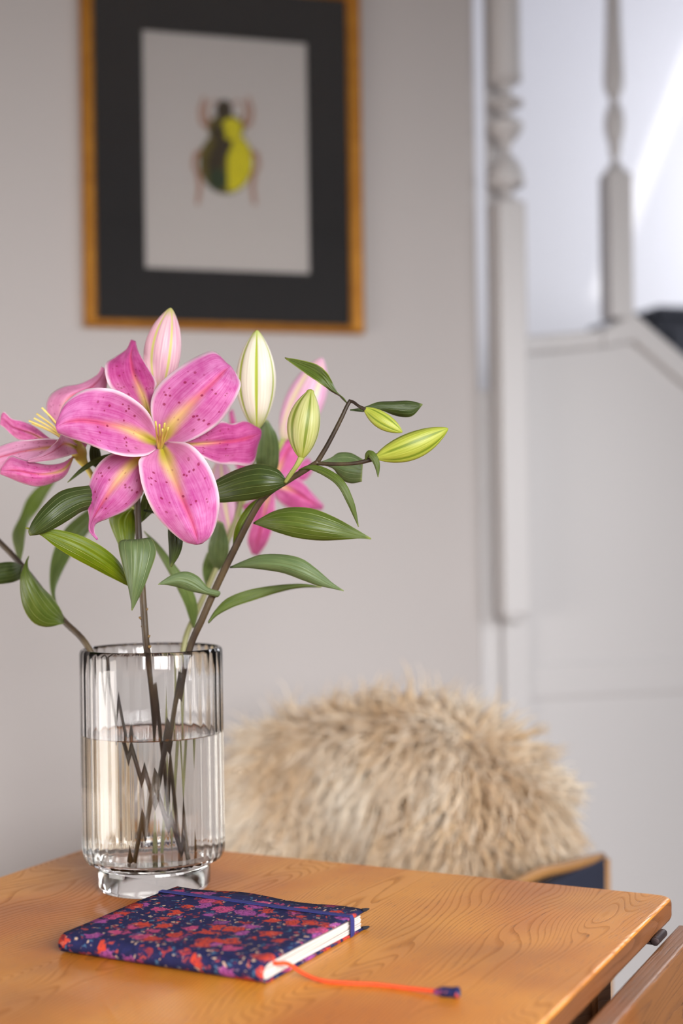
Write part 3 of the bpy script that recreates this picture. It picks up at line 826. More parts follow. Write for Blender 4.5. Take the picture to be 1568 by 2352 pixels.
# ------------------------------------------------------------------ vase with water
VC = on_z(355, 2036, TABLE_Z)
VZ = 1.36
VH, VR, NRIB = 0.227, 0.0675, 36
SEG = NRIB * 8
vase = thing('fluted_glass_vase', 'clear fluted glass vase on a round foot, holding the lilies', 'vase', VC)
prof = []                                                   # (radius, height, flute depth)
FR, FH = 0.0530, 0.0235
prof += [(0.0, 0.0016, 0), (FR - 0.016, 0.0013, 0), (FR - 0.009, 0.0006, 0), (FR - 0.007, 0.0003, 0), (FR - 0.0045, 0.0003, 0), (FR - 0.002, 0.0012, 0), (FR, 0.005, 0), (FR, FH - 0.003, 0), (FR - 0.0008, FH - 0.0006, 0), (FR + 0.0006, FH + 0.0012, 0)]
prof += [(VR - 0.0075, FH + 0.0025, 0.0), (VR - 0.003, FH + 0.005, 0.0005), (VR - 0.0008, FH + 0.010, 0.0006), (VR, FH + 0.018, 0.0007)]
for i in range(1, 9): prof.append((VR, FH + 0.018 + (VH - 0.004 - FH - 0.018) * i / 8, 0.0007))
prof += [(VR - 0.0008, VH - 0.0012, 0.0007), (VR - 0.0022, VH, 0.0003), (VR - 0.0038, VH, 0.0), (VR - 0.0047, VH - 0.0016, 0.0)]
RI = VR - 0.0050
ZI = FH + 0.007
for i in range(1, 9): prof.append((RI, VH - 0.004 + (ZI + 0.014 - VH + 0.004) * i / 8, 0.0))
prof += [(RI - 0.0015, ZI + 0.006, 0), (RI - 0.006, ZI + 0.0015, 0), (RI - 0.016, ZI, 0), (0.0, ZI, 0)]
v, f = [], []
rings = []
for r, z, d in prof:
    if r == 0.0:
        rings.append([len(v)]); v.append(VC + Vector((0, 0, z))); continue
    ids = []
    for j in range(SEG):
        w = 2 * math.pi * j / SEG
        ph = (j % 8) / 8.0
        rr = r - d * (1 - (2 * ph - 1) ** 2)
        ids.append(len(v)); v.append(VC + Vector((rr * math.cos(w), rr * math.sin(w), z)))
    rings.append(ids)
for a, b in zip(rings[:-1], rings[1:]):
    for j in range(SEG):
        j2 = (j + 1) % SEG
        if len(a) == 1: f.append((a[0], b[j2], b[j]))
        elif len(b) == 1: f.append((a[j], a[j2], b[0]))
        else: f.append((a[j], a[j2], b[j2], b[j]))
vb = sharp(fix_normals(mesh_obj('vase_body', v, f, M['glass'], vase)), 32)
# small frosted maker's mark etched on the wall near the rim
mk = []
for i in range(15):
    a = R(70 + 25 * i); rr = 4.2 - 0.12 * i
    px_, py_ = 437 + rr * 0.75 * math.cos(a), 1560 - rr * math.sin(a) - (2.0 if i < 3 else 0)
    d = ray(px_, py_); ox, oy = CAM.x - VC.x, CAM.y - VC.y
    qa, qb, qc = d.x ** 2 + d.y ** 2, 2 * (ox * d.x + oy * d.y), ox ** 2 + oy ** 2 - (VR + 0.0001) ** 2
    mk.append(CAM + d * ((-qb - math.sqrt(qb * qb - 4 * qa * qc)) / (2 * qa)))
M['frost'] = mat_plain('frosted_etching', (226, 226, 228), 0.8, 0.05, 200.0)
tube('etched_mark', mk, [0.00022] * len(mk), M['frost'], vase, 6, 30)
# water
WL = 0.147
wprof = [(0.0, ZI - 0.0003), (RI - 0.016, ZI - 0.0003), (RI - 0.0055, ZI + 0.0012), (RI - 0.0010, ZI + 0.0060), (RI + 0.0004, ZI + 0.015), (RI + 0.0004, WL * 0.5), (RI + 0.0004, WL), (RI - 0.0025, WL - 0.0012), (RI - 0.007, WL - 0.0016), (0.0, WL - 0.0016)]
v, f, rings = [], [], []
for r, z in wprof:
    if r == 0.0: rings.append([len(v)]); v.append(VC + Vector((0, 0, z))); continue
    ids = []
    for j in range(96):
        w = 2 * math.pi * j / 96
        ids.append(len(v)); v.append(VC + Vector((r * math.cos(w), r * math.sin(w), z)))
    rings.append(ids)
for a, b in zip(rings[:-1], rings[1:]):
    for j in range(96):
        j2 = (j + 1) % 96
        if len(a) == 1: f.append((a[0], b[j2], b[j]))
        elif len(b) == 1: f.append((a[j], a[j2], b[0]))
        else: f.append((a[j], a[j2], b[j2], b[j]))
wo = sharp(fix_normals(mesh_obj('water', v, f, M['water'], None, base=VC)), 25)
tag(wo, 'clear water filling the lower half of the fluted vase', 'water')

# ------------------------------------------------------------------ lilies
def loft(name, rl, rm, rr, zm, dz, mat, parent, nv=22, nu=9, ripple=0.0, th=0.0006, seed=0, tipz=0.0):
    """blade through three rails of photo points; zm = distance along the mid rail, dz = how far the edges lie behind it"""
    k = max(len(rl), len(rm), len(rr))
    L, Mm, Q = catmull(rl, nv), catmull(rm, nv), catmull(rr, nv)
    ZM = catmull([(z,) for z in zm], nv)
    DZ = catmull([(z,) for z in (dz if isinstance(dz, (list, tuple)) else [dz, dz])], nv)
    verts, uvs, faces = [], [], []
    rg = random.Random(seed * 7 + 3)
    ph1, ph2 = rg.uniform(0, 6), rg.uniform(0, 6)
    for i in range(nv):
        t = i / (nv - 1)
        for j in range(nu):
            s = -1 + 2 * j / (nu - 1)
            a, b, c = 0.5 * s * (s - 1), 1 - s * s, 0.5 * s * (s + 1)
            px = a * L[i][0] + b * Mm[i][0] + c * Q[i][0]
            py = a * L[i][1] + b * Mm[i][1] + c * Q[i][1]
            z = ZM[i][0] + DZ[i][0] * s * s
            if ripple:
                z += ripple * abs(s) ** 2.5 * math.sin(t * 15 + (ph1 if s < 0 else ph2)) * math.sin(math.pi * min(1, t * 1.1))
            if name == 'petal':                                  # channel along the midrib, soft pleats beside it
                z += (0.0030 * math.exp(-(s / 0.10) ** 2) - 0.0010 * math.exp(-((abs(s) - 0.28) / 0.12) ** 2)) * math.sin(math.pi * min(1, 0.12 + t * 0.88))
                z += 0.0016 * mnoise.noise(Vector((s * 2.3, t * 4.5, seed * 1.7)))
            else:
                z += (0.0010 * math.exp(-(s / 0.10) ** 2) + 0.0004 * math.cos(s * 15)) * math.sin(math.pi * t)
            verts.append(pix(px, py, z)); uvs.append(((s + 1) / 2, t))
    for i in range(nv - 1):
        for j in range(nu - 1):
            a = i * nu + j
            faces.append((a, a + 1, a + nu + 1, a + nu))
    o = mesh_obj(name, verts, faces, mat, parent, uvs=uvs)
    solid(o, th)
    return o

def blade(name, mid, wpx, zm, mat, parent, dz=0.004, skew=0.0, seed=0, prof=None, nv=22):
    """narrow leaf from its centre line: widths in photo px perpendicular to it"""
    k = len(mid); n = 12
    m = catmull([tuple(p) for p in mid], n)
    prof = prof or [0.06, 0.30, 0.62, 0.86, 0.97, 1.0, 0.97, 0.88, 0.74, 0.54, 0.28, 0.02]
    L, Q = [], []
    for i, p in enumerate(m):
        a, b = m[max(i - 1, 0)], m[min(i + 1, n - 1)]
        tx, ty = b[0] - a[0], b[1] - a[1]; l = math.hypot(tx, ty) or 1
        w = wpx * 0.5 * prof[i]
        L.append((p[0] + ty / l * w * (1 + skew), p[1] - tx / l * w * (1 + skew)))
        Q.append((p[0] - ty / l * w * (1 - skew), p[1] + tx / l * w * (1 - skew)))
    return loft(name, L, m, Q, zm, dz, mat, parent, nv=nv, seed=seed)

def bud(name, base, tip, rad, mat, parent, bend=0.0, spin=0.3, blunt=0.0):
    base, tip = Vector(base), Vector(tip)
    ax = (tip - base); L = ax.length; ax.normalize()
    a = ax.cross(Vector((0, 1, 0))).normalized(); b = ax.cross(a)
    prof = [(0.0, .10), (.03, .26), (.10, .50), (.2, .74), (.32, .92), (.44, 1.0), (.56, .985), (.68, .88), (.79, .70), (.88, .48), (.95, .26), (.985, .12 + blunt), (1.0, .02)]
    prof = catmull(prof, 30)
    seg = 48
    verts, uvs, faces = [], [], []
    for t, r in prof:
        r = max(r, 0.015)
        c = base + ax * (L * t) + a * (bend * math.sin(math.pi * t))
        for j in range(seg + 1):
            w = 2 * math.pi * j / seg + spin
            g = (2 * math.pi * j / seg)
            lob = 1 + 0.055 * math.cos(3 * g) - 0.05 * (abs(math.cos(3 * g)) < 0.14) + 0.02 * math.cos(6 * g)
            verts.append(c + (a * math.cos(w) + b * math.sin(w)) * rad * r * lob)
            uvs.append((j / seg, t))
    k = seg + 1
    for i in range(len(prof) - 1):
        for j in range(seg):
            faces.append((i * k + j, i * k + j + 1, (i + 1) * k + j + 1, (i + 1) * k + j))
    faces.append(tuple(range(seg - 1, -1, -1)))
    faces.append(tuple((len(prof) - 1) * k + j for j in range(seg)))
    return mesh_obj(name, verts, faces, mat, parent, uvs=uvs)

def stem_tube(name, pts, rpx, mat, parent, n=40, seg=12):
    P = [pix(*p) for p in pts]
    rr = [r * p[2] / FPX for r, p in zip(rpx, pts)]
    return tube(name, P, rr, mat, parent, seg, n)
def vpt(dx, dy_, z): return VC + Vector((dx, dy_, z))
RC = RI - 0.0032                                            # centre of a stem that leans on the rim inside
def rim_pt(px, sy):                                         # where the stem seen at column px leans on the rim; sy -1 near side, +1 far side
    dx = 0.0
    for _ in range(12):
        yy = VC.y + sy * math.sqrt(max(0.0, RC * RC - dx * dx))
        d = ray(px, 1495); dx = max(-RC, min(RC, CAM.x + d.x * yy - VC.x))
    return vpt(dx, sy * math.sqrt(max(0.0, RC * RC - dx * dx)), VH)
def inside(bx, by, rim):
    b = vpt(bx, by, ZI + 0.0012)
    return [b, b.lerp(rim, 0.33), b.lerp(rim, 0.66), rim]
def scar(p, d, parent):
    o = tube('leaf_scar', [p, p + d * 0.5, p + d], [0.0018, 0.0014, 0.0005], M['scar'], parent, 6)
    return o

# ---- lily with the large open flower (stem in the middle of the vase)
F1 = pix(315, 1120, 1.287)
lily1 = thing('lily_stem', 'lily stem in the vase middle bearing two open pink flowers and a pink bud', 'lily', vpt(0.016, 0.030, ZI), 'lily stems in the vase')
tube('stem', inside(0.016, 0.030, rim_pt(338, -1)) + [pix(330, 1400, 1.289), pix(322, 1280, 1.290), pix(317, 1200, 1.291), pix(316, 1120, 1.290), pix(330, 1060, 1.288)],
     [.0030, .0031, .0031, .0031, .0031, .0031, .0030, .0028, .0026], M['stem'], lily1, 12, 60)
for px, py, sx in ((331, 1400, 1), (333, 1440, -1), (336, 1462, 1), (338, 1486, 1), (328, 1420, -1)):
    p = pix(px + sx * 3.5, py, 1.289); scar(p, Vector((sx * 0.0022, -.0006, 0.0010)), lily1)
# front flower
Z0 = 1.275
fl = tube('flower', [pix(330, 1062, 1.292), pix(345, 1050, 1.288), pix(360, 1040, 1.283), pix(366, 1034, 1.2795)], [.0030, .0046, .0066, .0060], M['receptacle'], lily1, 12, 12)
fl['label'] = 'large open pink lily flower with a yellow throat'
def PT(rl, rm, rr, zm, dz, mat='petal', ripple=0.0022, seed=0, par=None, nm='petal'):
    return loft(nm, rl, rm, rr, zm, dz, M[mat], par or fl, nv=34, nu=21, ripple=ripple, th=0.0009, seed=seed)
PT([(363, 1008), (346, 940), (360, 890), (408, 846), (458, 816), (492, 808), (522, 836)], [(369, 1018), (398, 972), (434, 932), (470, 897), (500, 868), (517, 851), (529, 841)], [(378, 1026), (438, 1012), (500, 974), (534, 927), (552, 887), (545, 864), (533, 846)],
   [1.279, 1.262, 1.252, 1.249, 1.254, 1.264, 1.274], [-.002, .002, .008, .012, .013, .012, .008], seed=1)
PT([(357, 990), (345, 955), (318, 925), (275, 899), (235, 891), (190, 897), (150, 926), (131, 968)], [(361, 1018), (322, 1000), (288, 985), (252, 976), (214, 968), (180, 966), (150, 971), (128, 982)], [(358, 1032), (338, 1045), (305, 1049), (270, 1044), (235, 1033), (195, 1017), (162, 1006), (134, 994)],
   [1.278, 1.262, 1.246, 1.228, 1.210, 1.198, 1.192, 1.190], [-.004, -.012, -.014, -.008, .004, .010, .010, .006], seed=2)
PT([(352, 990), (300, 940), (262, 900), (246, 876), (241, 838), (262, 822), (290, 803), (301, 780)], [(358, 995), (336, 930), (322, 895), (310, 868), (303, 843), (300, 820), (303, 800), (306, 782)], [(362, 992), (348, 930), (356, 895), (358, 876), (341, 847), (326, 823), (316, 804), (311, 784)],
   [1.284, 1.290, 1.294, 1.298, 1.303, 1.310, 1.320, 1.328], [0, .004, -.004, -.008, -.006, .0, .004, .002], 'petal_deep', seed=3, ripple=.003)
PT([(395, 1010), (440, 1008), (475, 985), (506, 968), (532, 974), (562, 967), (592, 983)], [(392, 1019), (440, 1020), (478, 1018), (515, 1015), (548, 1011), (576, 1004), (600, 994)], [(395, 1027), (440, 1034), (468, 1051), (500, 1065), (540, 1067), (579, 1067), (592, 1020)],
   [1.284, 1.286, 1.290, 1.294, 1.300, 1.306, 1.314], [0, -.004, -.006, -.004, .003, .008, .006], 'petal_deep', seed=4, ripple=.003)
PT([(352, 1034), (322, 1052), (319, 1075), (328, 1122), (354, 1178), (388, 1216), (422, 1243), (448, 1250)], [(372, 1024), (386, 1065), (400, 1100), (414, 1135), (430, 1172), (444, 1208), (452, 1234), (455, 1250)], [(384, 1014), (430, 1018), (464, 1046), (490, 1090), (503, 1140), (500, 1185), (486, 1228), (464, 1248)],
   [1.278, 1.258, 1.244, 1.234, 1.227, 1.225, 1.229, 1.236], [-.004, -.008, -.004, .003, .008, .010, .008, .004], seed=5)
PT([(318, 1036), (262, 1040), (226, 1066), (206, 1108), (200, 1150), (205, 1188), (204, 1218), (221, 1238)], [(345, 1038), (300, 1070), (270, 1104), (246, 1138), (226, 1170), (212, 1196), (209, 1218), (223, 1240)], [(356, 1042), (328, 1085), (329, 1130), (296, 1168), (250, 1190), (220, 1203), (217, 1222), (225, 1238)],
   [1.281, 1.268, 1.261, 1.258, 1.262, 1.268, 1.274, 1.276], [-.002, .0, .004, .008, .006, .002, 0, 0], seed=6)
for i, (x, y, z) in enumerate(((357, 968, 1.222), (366, 975, 1.214), (378, 972, 1.218), (386, 982, 1.222), (373, 986, 1.206))):
    tube('filament', [pix(367 + (i - 2) * 1.5, 1033, 1.279), pix(366 + (x - 366) * .5, 1012, 1.262), pix(x, y, z + .018)], [.0013, .0011, .0008], M['receptacle'], fl, 8, 10)
# side flower to the left
fb = tube('flower', [pix(214, 1098, 1.318), pix(200, 1075, 1.318), pix(188, 1056, 1.316), pix(182, 1040, 1.314), pix(172, 1026, 1.310)], [.0026, .0028, .0050, .0072, .0068], M['receptacle'], lily1, 12, 16)
fb['label'] = 'side view of an open pink lily flower with pale yellow stamens'
tube('pedicel', [pix(318, 1170, 1.298), pix(262, 1140, 1.312), pix(228, 1112, 1.318), pix(210, 1092, 1.318)], [.0022, .0021, .0021, .0023], M['pedicel'], lily1, 10, 14)
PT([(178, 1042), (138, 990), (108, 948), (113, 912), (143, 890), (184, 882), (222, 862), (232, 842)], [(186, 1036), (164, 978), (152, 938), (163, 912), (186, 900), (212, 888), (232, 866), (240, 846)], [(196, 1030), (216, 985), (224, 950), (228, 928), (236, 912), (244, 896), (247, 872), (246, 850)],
   [1.316, 1.322, 1.326, 1.330, 1.334, 1.338, 1.342, 1.346], [0, .006, .010, .012, .008, .004, .002, 0], 'petal_lightened', .003, 7, fb)
PT([(158, 1030), (118, 1010), (82, 982), (52, 968), (28, 962), (10, 946), (4, 952)], [(156, 1033), (112, 1016), (78, 998), (50, 988), (28, 980), (12, 966), (2, 962)], [(152, 1036), (104, 1024), (68, 1014), (44, 1010), (26, 998), (12, 984), (0, 976)],
   [1.314, 1.316, 1.318, 1.322, 1.328, 1.334, 1.338], [0, .002, .004, .004, .002, 0, 0], 'petal_b', .002, 8, fb)
PT([(172, 1018), (120, 1008), (70, 1010), (30, 1015), (-15, 1032), (-60, 1060)], [(172, 1030), (118, 1028), (70, 1034), (30, 1042), (-15, 1055), (-60, 1072)], [(170, 1042), (112, 1050), (70, 1060), (30, 1072), (-15, 1086), (-60, 1080)],
   [1.314, 1.300, 1.290, 1.284, 1.284, 1.290], [-.004, -.006, -.004, .002, .006, .004], 'petal_pale', .0016, 9, fb)
PT([(172, 1044), (146, 1062), (112, 1068), (76, 1062), (46, 1054), (24, 1048), (4, 1074)], [(170, 1048), (146, 1078), (112, 1088), (78, 1088), (46, 1082), (24, 1080), (2, 1082)], [(168, 1052), (150, 1092), (118, 1110), (84, 1117), (50, 1109), (24, 1098), (0, 1088)],
   [1.314, 1.292, 1.278, 1.270, 1.268, 1.272, 1.280], [0, .008, .012, .013, .012, .008, .004], 'petal_b', .002, 10, fb)
PT([(176, 1020), (150, 1004), (140, 998), (138, 1004), (128, 1016), (100, 1040), (66, 1056)], [(180, 1030), (158, 1022), (146, 1020), (136, 1026), (120, 1038), (95, 1050), (64, 1058)], [(178, 1042), (166, 1044), (154, 1048), (140, 1052), (122, 1056), (96, 1060), (66, 1062)],
   [1.312, 1.294, 1.284, 1.278, 1.274, 1.272, 1.272], [-.004, -.004, -.002, 0, .002, .002, .0], 'petal_pale', .001, 11, fb)
for i, (x, y) in enumerate(((96, 936), (101, 941), (84, 950), (78, 960), (66, 966), (73, 972))):
    tube('filament', [pix(150 + i * 1.2, 1016, 1.304), pix((150 + x) / 2 + 6, (1016 + y) / 2 - 3, 1.298), pix(x, y, 1.292 + .003 * (i % 3))], [.0011, .0010, .0009], M['filament'], fb, 8, 10)
# bud behind the flower
bud('bud', pix(366, 905, 1.330), pix(392, 707, 1.322), 42 * 1.325 / FPX, M['bud_pink'], lily1, 0.002, 0.55)['label'] = 'pink and cream closed bud with green ribs'
tube('pedicel', [pix(322, 1090, 1.292), pix(338, 1010, 1.316), pix(355, 945, 1.328), pix(367, 902, 1.330)], [.0022, .0022, .0024, .0030], M['pedicel'], lily1, 10, 14)
# leaves of this stem
def LF(par, rl, rm, rr, zm, dz, mat, seed=0, ripple=.0008):
    return loft('leaf', rl, rm, rr, zm, dz, M[mat], par, nv=26, nu=15, ripple=ripple, th=0.0006, seed=seed)
LF(lily1, [(262, 1136), (225, 1117), (190, 1117), (140, 1128), (102, 1160), (76, 1195), (65, 1220)], [(262, 1142), (225, 1142), (190, 1144), (150, 1160), (116, 1186), (86, 1212), (67, 1228)], [(262, 1148), (225, 1164), (190, 1174), (160, 1193), (126, 1213), (96, 1226), (70, 1230)],
   [1.292, 1.268, 1.256, 1.246, 1.240, 1.240, 1.244], [0, .004, .008, .008, .007, .004, .001], 'leaf_dark', 21)
LF(lily1, [(316, 1352), (296, 1325), (270, 1286), (235, 1256), (190, 1232), (135, 1217), (90, 1214), (60, 1211)], [(316, 1355), (294, 1337), (262, 1305), (225, 1278), (180, 1252), (130, 1232), (92, 1221), (58, 1212)], [(316, 1358), (292, 1345), (250, 1324), (212, 1304), (166, 1280), (126, 1255), (94, 1230), (60, 1214)],
   [1.291, 1.284, 1.274, 1.264, 1.256, 1.252, 1.250, 1.250], [0, .002, .004, .004, .003, .002, .001, 0], 'leaf_bright', 22)
LF(lily1, [(316, 1262), (304, 1246), (286, 1240), (272, 1251), (281, 1296), (293, 1342), (301, 1382), (302, 1402)], [(318, 1262), (316, 1244), (316, 1239), (316, 1252), (314, 1300), (309, 1346), (305, 1384), (303, 1402)], [(320, 1262), (330, 1243), (346, 1236), (358, 1268), (343, 1316), (328, 1354), (313, 1384), (304, 1402)],
   [1.296, 1.284, 1.266, 1.256, 1.252, 1.252, 1.256, 1.258], [0, .0, .003, .008, .008, .006, .003, 0], 'leaf_grey', 23)
LF(lily1, [(330, 1170), (372, 1180), (384, 1205), (386, 1232), (388, 1262), (390, 1302)], [(330, 1172), (382, 1188), (398, 1210), (404, 1236), (402, 1264), (392, 1302)], [(330, 1174), (392, 1190), (418, 1222), (419, 1250), (411, 1276), (394, 1302)],
   [1.292, 1.282, 1.276, 1.272, 1.272, 1.274], .004, 'leaf_dark', 24)
LF(lily1, [(314, 1160), (285, 1165), (252, 1188), (258, 1218), (270, 1246), (284, 1280)], [(316, 1162), (298, 1172), (283, 1194), (284, 1224), (288, 1252), (292, 1282)], [(318, 1164), (308, 1172), (310, 1194), (310, 1226), (306, 1254), (298, 1284)],
   [1.296, 1.304, 1.308, 1.310, 1.310, 1.310], .004, 'leaf_bright', 25)
LF(lily1, [(322, 1200), (320, 1180), (322, 1160), (328, 1138), (338, 1120)], [(323, 1200), (332, 1182), (338, 1164), (340, 1144), (342, 1122)], [(324, 1200), (343, 1184), (357, 1168), (354, 1146), (345, 1124)],
   [1.294, 1.298, 1.302, 1.306, 1.310], .002, 'leaf_mid', 26)
LF(lily1, [(244, 1076), (226, 1076), (210, 1066), (205, 1040), (212, 1012)], [(246, 1080), (232, 1080), (220, 1062), (217, 1038), (216, 1012)], [(248, 1084), (240, 1076), (234, 1060), (230, 1036), (222, 1012)], [1.312, 1.315, 1.318, 1.320, 1.322], .002, 'leaf_dark', 27)
blade('leaf', [(262, 1040), (225, 1056), (190, 1078), (155, 1108)], 12, [1.300, 1.304, 1.300, 1.296], M['leaf_mid'], lily1, .001)

# ---- lily leaning to the right
lily2 = thing('lily_stem', 'lily stem leaning over the vase rim towards the stairs with four green buds', 'lily', vpt(-0.014, -0.020, ZI), 'lily stems in the vase')
tube('stem', inside(-0.014, -0.020, rim_pt(434, -1)) + [pix(464, 1422, 1.303), pix(498, 1345, 1.300), pix(538, 1262, 1.292), pix(580, 1180, 1.280), pix(612, 1136, 1.272), pix(660, 1104, 1.264), pix(700, 1080, 1.258), pix(731, 1060, 1.254)],
     [.0030, .0031, .0032, .0032, .0033, .0033, .0033, .0031, .0029, .0028, .0026, .0023], M['stem'], lily2, 12, 80)
stem_tube('branch', [(728, 1062, 1.2545), (752, 1022, 1.252), (780, 968, 1.250), (797, 932, 1.250), (805, 919, 1.250)], [6, 5.4, 5, 4.6, 4.4], M['stem'], lily2, 24)
stem_tube('branch', [(726, 1064, 1.2545), (770, 1066, 1.250), (815, 1064, 1.247), (846, 1057, 1.246), (872, 1046, 1.246)], [5, 4.4, 4.4, 5.5, 8], M['stem'], lily2, 24)
stem_tube('pedicel', [(654, 1108, 1.262), (668, 1088, 1.256), (682, 1068, 1.250), (694, 1046, 1.248)], [4.5, 5.5, 6, 8], M['pedicel'], lily2, 16)
stem_tube('pedicel', [(803, 921, 1.250), (812, 924, 1.248), (824, 933, 1.244), (842, 942, 1.242)], [4.0, 3.6, 3.6, 5.0], M['stem'], lily2, 14)
bud('bud', pix(692, 1053, 1.248), pix(714, 894, 1.243), 37 * 1.246 / FPX, M['bud_green'], lily2, 0.0015, 0.2, 0.08)['label'] = 'plump green and cream bud standing upright'
bud('bud', pix(836, 938, 1.243), pix(924, 993, 1.238), 19.5 * 1.24 / FPX, M['bud_lime'], lily2, -0.001, 0.4)['label'] = 'small lime green bud'
bud('bud', pix(862, 1051, 1.246), pix(1029, 984, 1.246), 31 * 1.246 / FPX, M['bud_lime'], lily2, -0.002, 0.9)['label'] = 'long yellow green bud pointing sideways'
LF(lily2, [(658, 1104), (640, 1080), (612, 1068), (585, 1066), (545, 1078), (508, 1096), (470, 1122)], [(660, 1107), (636, 1104), (608, 1102), (580, 1104), (544, 1112), (508, 1124), (470, 1134)], [(658, 1110), (632, 1128), (602, 1142), (572, 1149), (540, 1152), (508, 1154), (470, 1150)],
   [1.264, 1.256, 1.254, 1.256, 1.262, 1.270, 1.280], [0, .006, .009, .009, .007, .006, .003], 'leaf_dark', 31)
LF(lily2, [(582, 1200), (604, 1187), (632, 1173), (672, 1165), (720, 1169), (772, 1190), (820, 1217), (852, 1236)], [(582, 1201), (606, 1199), (636, 1197), (676, 1199), (722, 1207), (772, 1218), (816, 1229), (852, 1238)], [(582, 1203), (608, 1212), (638, 1223), (680, 1235), (730, 1241), (780, 1240), (824, 1237), (852, 1239)],
   [1.284, 1.276, 1.268, 1.262, 1.260, 1.262, 1.268, 1.272], [0, .003, .006, .008, .008, .005, .002, 0], 'leaf_mid', 32)
LF(lily2, [(528, 1302), (560, 1288), (596, 1275), (640, 1273), (690, 1282), (728, 1308), (762, 1338), (789, 1356)], [(528, 1303), (562, 1297), (600, 1292), (646, 1295), (692, 1308), (730, 1328), (762, 1346), (789, 1357)], [(528, 1305), (562, 1304), (602, 1308), (650, 1316), (694, 1332), (730, 1345), (764, 1352), (789, 1358)],
   [1.300, 1.290, 1.282, 1.278, 1.276, 1.278, 1.282, 1.286], [0, .004, .006, .008, .006, .004, .002, 0], 'leaf_grey', 33)
LF(lily2, [(478, 1428), (494, 1402), (522, 1374), (570, 1355), (630, 1345), (690, 1341), (738, 1347)], [(478, 1430), (496, 1408), (528, 1384), (576, 1366), (634, 1352), (690, 1345), (738, 1348)], [(479, 1432), (498, 1414), (534, 1395), (582, 1379), (638, 1361), (690, 1350), (738, 1349)],
   [1.304, 1.310, 1.320, 1.330, 1.338, 1.346, 1.352], .003, 'leaf_mid', 34)
LF(lily2, [(488, 1378), (506, 1360), (478, 1350), (456, 1325), (428, 1313), (398, 1319), (376, 1332), (363, 1342)], [(490, 1374), (503, 1366), (472, 1358), (446, 1342), (422, 1332), (398, 1332), (378, 1338), (363, 1342)], [(492, 1370), (498, 1371), (468, 1364), (438, 1358), (416, 1351), (396, 1346), (378, 1343), (363, 1343)],
   [1.303, 1.292, 1.286, 1.283, 1.280, 1.276, 1.274, 1.272], [0, .002, .004, .006, .006, .004, .002, 0], 'leaf_grey', 35)
blade('leaf', [(686, 1080), (712, 1073), (748, 1085), (782, 1110), (803, 1150), (814, 1180), (823, 1210)], 19, [1.258, 1.250, 1.244, 1.240, 1.240, 1.242, 1.244], M['leaf_mid'], lily2, .002, seed=36)
LF(lily2, [(800, 930), (778, 908), (766, 885), (752, 858), (728, 838), (694, 828), (654, 821)], [(800, 930), (784, 910), (760, 892), (740, 868), (718, 852), (690, 838), (654, 822)], [(800, 932), (790, 916), (762, 900), (732, 878), (708, 862), (686, 846), (654, 823)],
   [1.250, 1.252, 1.252, 1.252, 1.254, 1.256, 1.258], [0, .008, .006, -.003, -.003, -.002, 0], 'leaf_mid', 37)
LF(lily2, [(804, 940), (832, 936), (866, 924), (902, 922), (940, 921), (970, 928)], [(804, 942), (834, 942), (868, 934), (905, 934), (942, 936), (970, 929)], [(804, 943), (836, 946), (872, 942), (910, 955), (945, 956), (970, 930)],
   [1.250, 1.256, 1.262, 1.266, 1.268, 1.268], [0, .002, .004, .008, .004, 0], 'leaf_dark', 38)
LF(lily2, [(732, 1062), (758, 1052), (778, 1040), (806, 1041), (834, 1056)], [(732, 1064), (762, 1066), (788, 1072), (812, 1076), (832, 1080)], [(732, 1066), (764, 1076), (782, 1100), (806, 1110), (831, 1106)],
   [1.256, 1.272, 1.284, 1.290, 1.292], [0, .006, .010, .008, .004], 'leaf_grey', 39)
blade('leaf', [(838, 1060), (846, 1042), (858, 1050), (866, 1070), (868, 1096)], 17, [1.246, 1.240, 1.238, 1.238, 1.239], M['leaf_mid'], lily2, .002, seed=40)
LF(lily2, [(534, 1262), (538, 1222), (552, 1186), (572, 1160), (596, 1142)], [(535, 1264), (546, 1226), (562, 1194), (580, 1168), (598, 1144)], [(537, 1266), (552, 1232), (572, 1200), (588, 1176), (600, 1146)],
   [1.296, 1.308, 1.314, 1.318, 1.322], .003, 'leaf_bright', 41)

# ---- lily leaning out to the left
lily3 = thing('lily_stem', 'leafy lily stem leaning out of the vase away from the stairs, no flower', 'lily', vpt(0.030, -0.020, ZI), 'lily stems in the vase')
tube('stem', inside(0.030, -0.020, rim_pt(190, 1)) + [pix(145, 1424, 1.366), pix(92, 1352, 1.372), pix(44, 1292, 1.378), pix(0, 1246, 1.384), pix(-60, 1186, 1.390)],
     [.0029, .0030, .0030, .0030, .0030, .0029, .0028, .0027, .0024], M['stem'], lily3, 12, 60)
LF(lily3, [(150, 1430), (140, 1434), (105, 1440), (74, 1428), (52, 1390), (46, 1335), (56, 1296), (66, 1277)], [(148, 1428), (132, 1422), (108, 1408), (86, 1380), (68, 1346), (58, 1316), (60, 1292), (66, 1277)], [(148, 1424), (140, 1402), (122, 1374), (98, 1350), (78, 1326), (66, 1308), (64, 1292), (67, 1278)],
   [1.366, 1.345, 1.330, 1.320, 1.316, 1.318, 1.324, 1.330], [0, .004, .008, .010, .008, .004, .001, 0], 'leaf_mid', 51)
LF(lily3, [(50, 1298), (30, 1291), (5, 1292), (-30, 1300), (-80, 1322)], [(50, 1302), (30, 1312), (5, 1316), (-30, 1322), (-80, 1330)], [(48, 1330), (30, 1337), (5, 1341), (-30, 1342), (-80, 1336)],
   [1.372, 1.356, 1.346, 1.340, 1.340], [0, .004, .006, .005, .002], 'leaf_dark', 52)
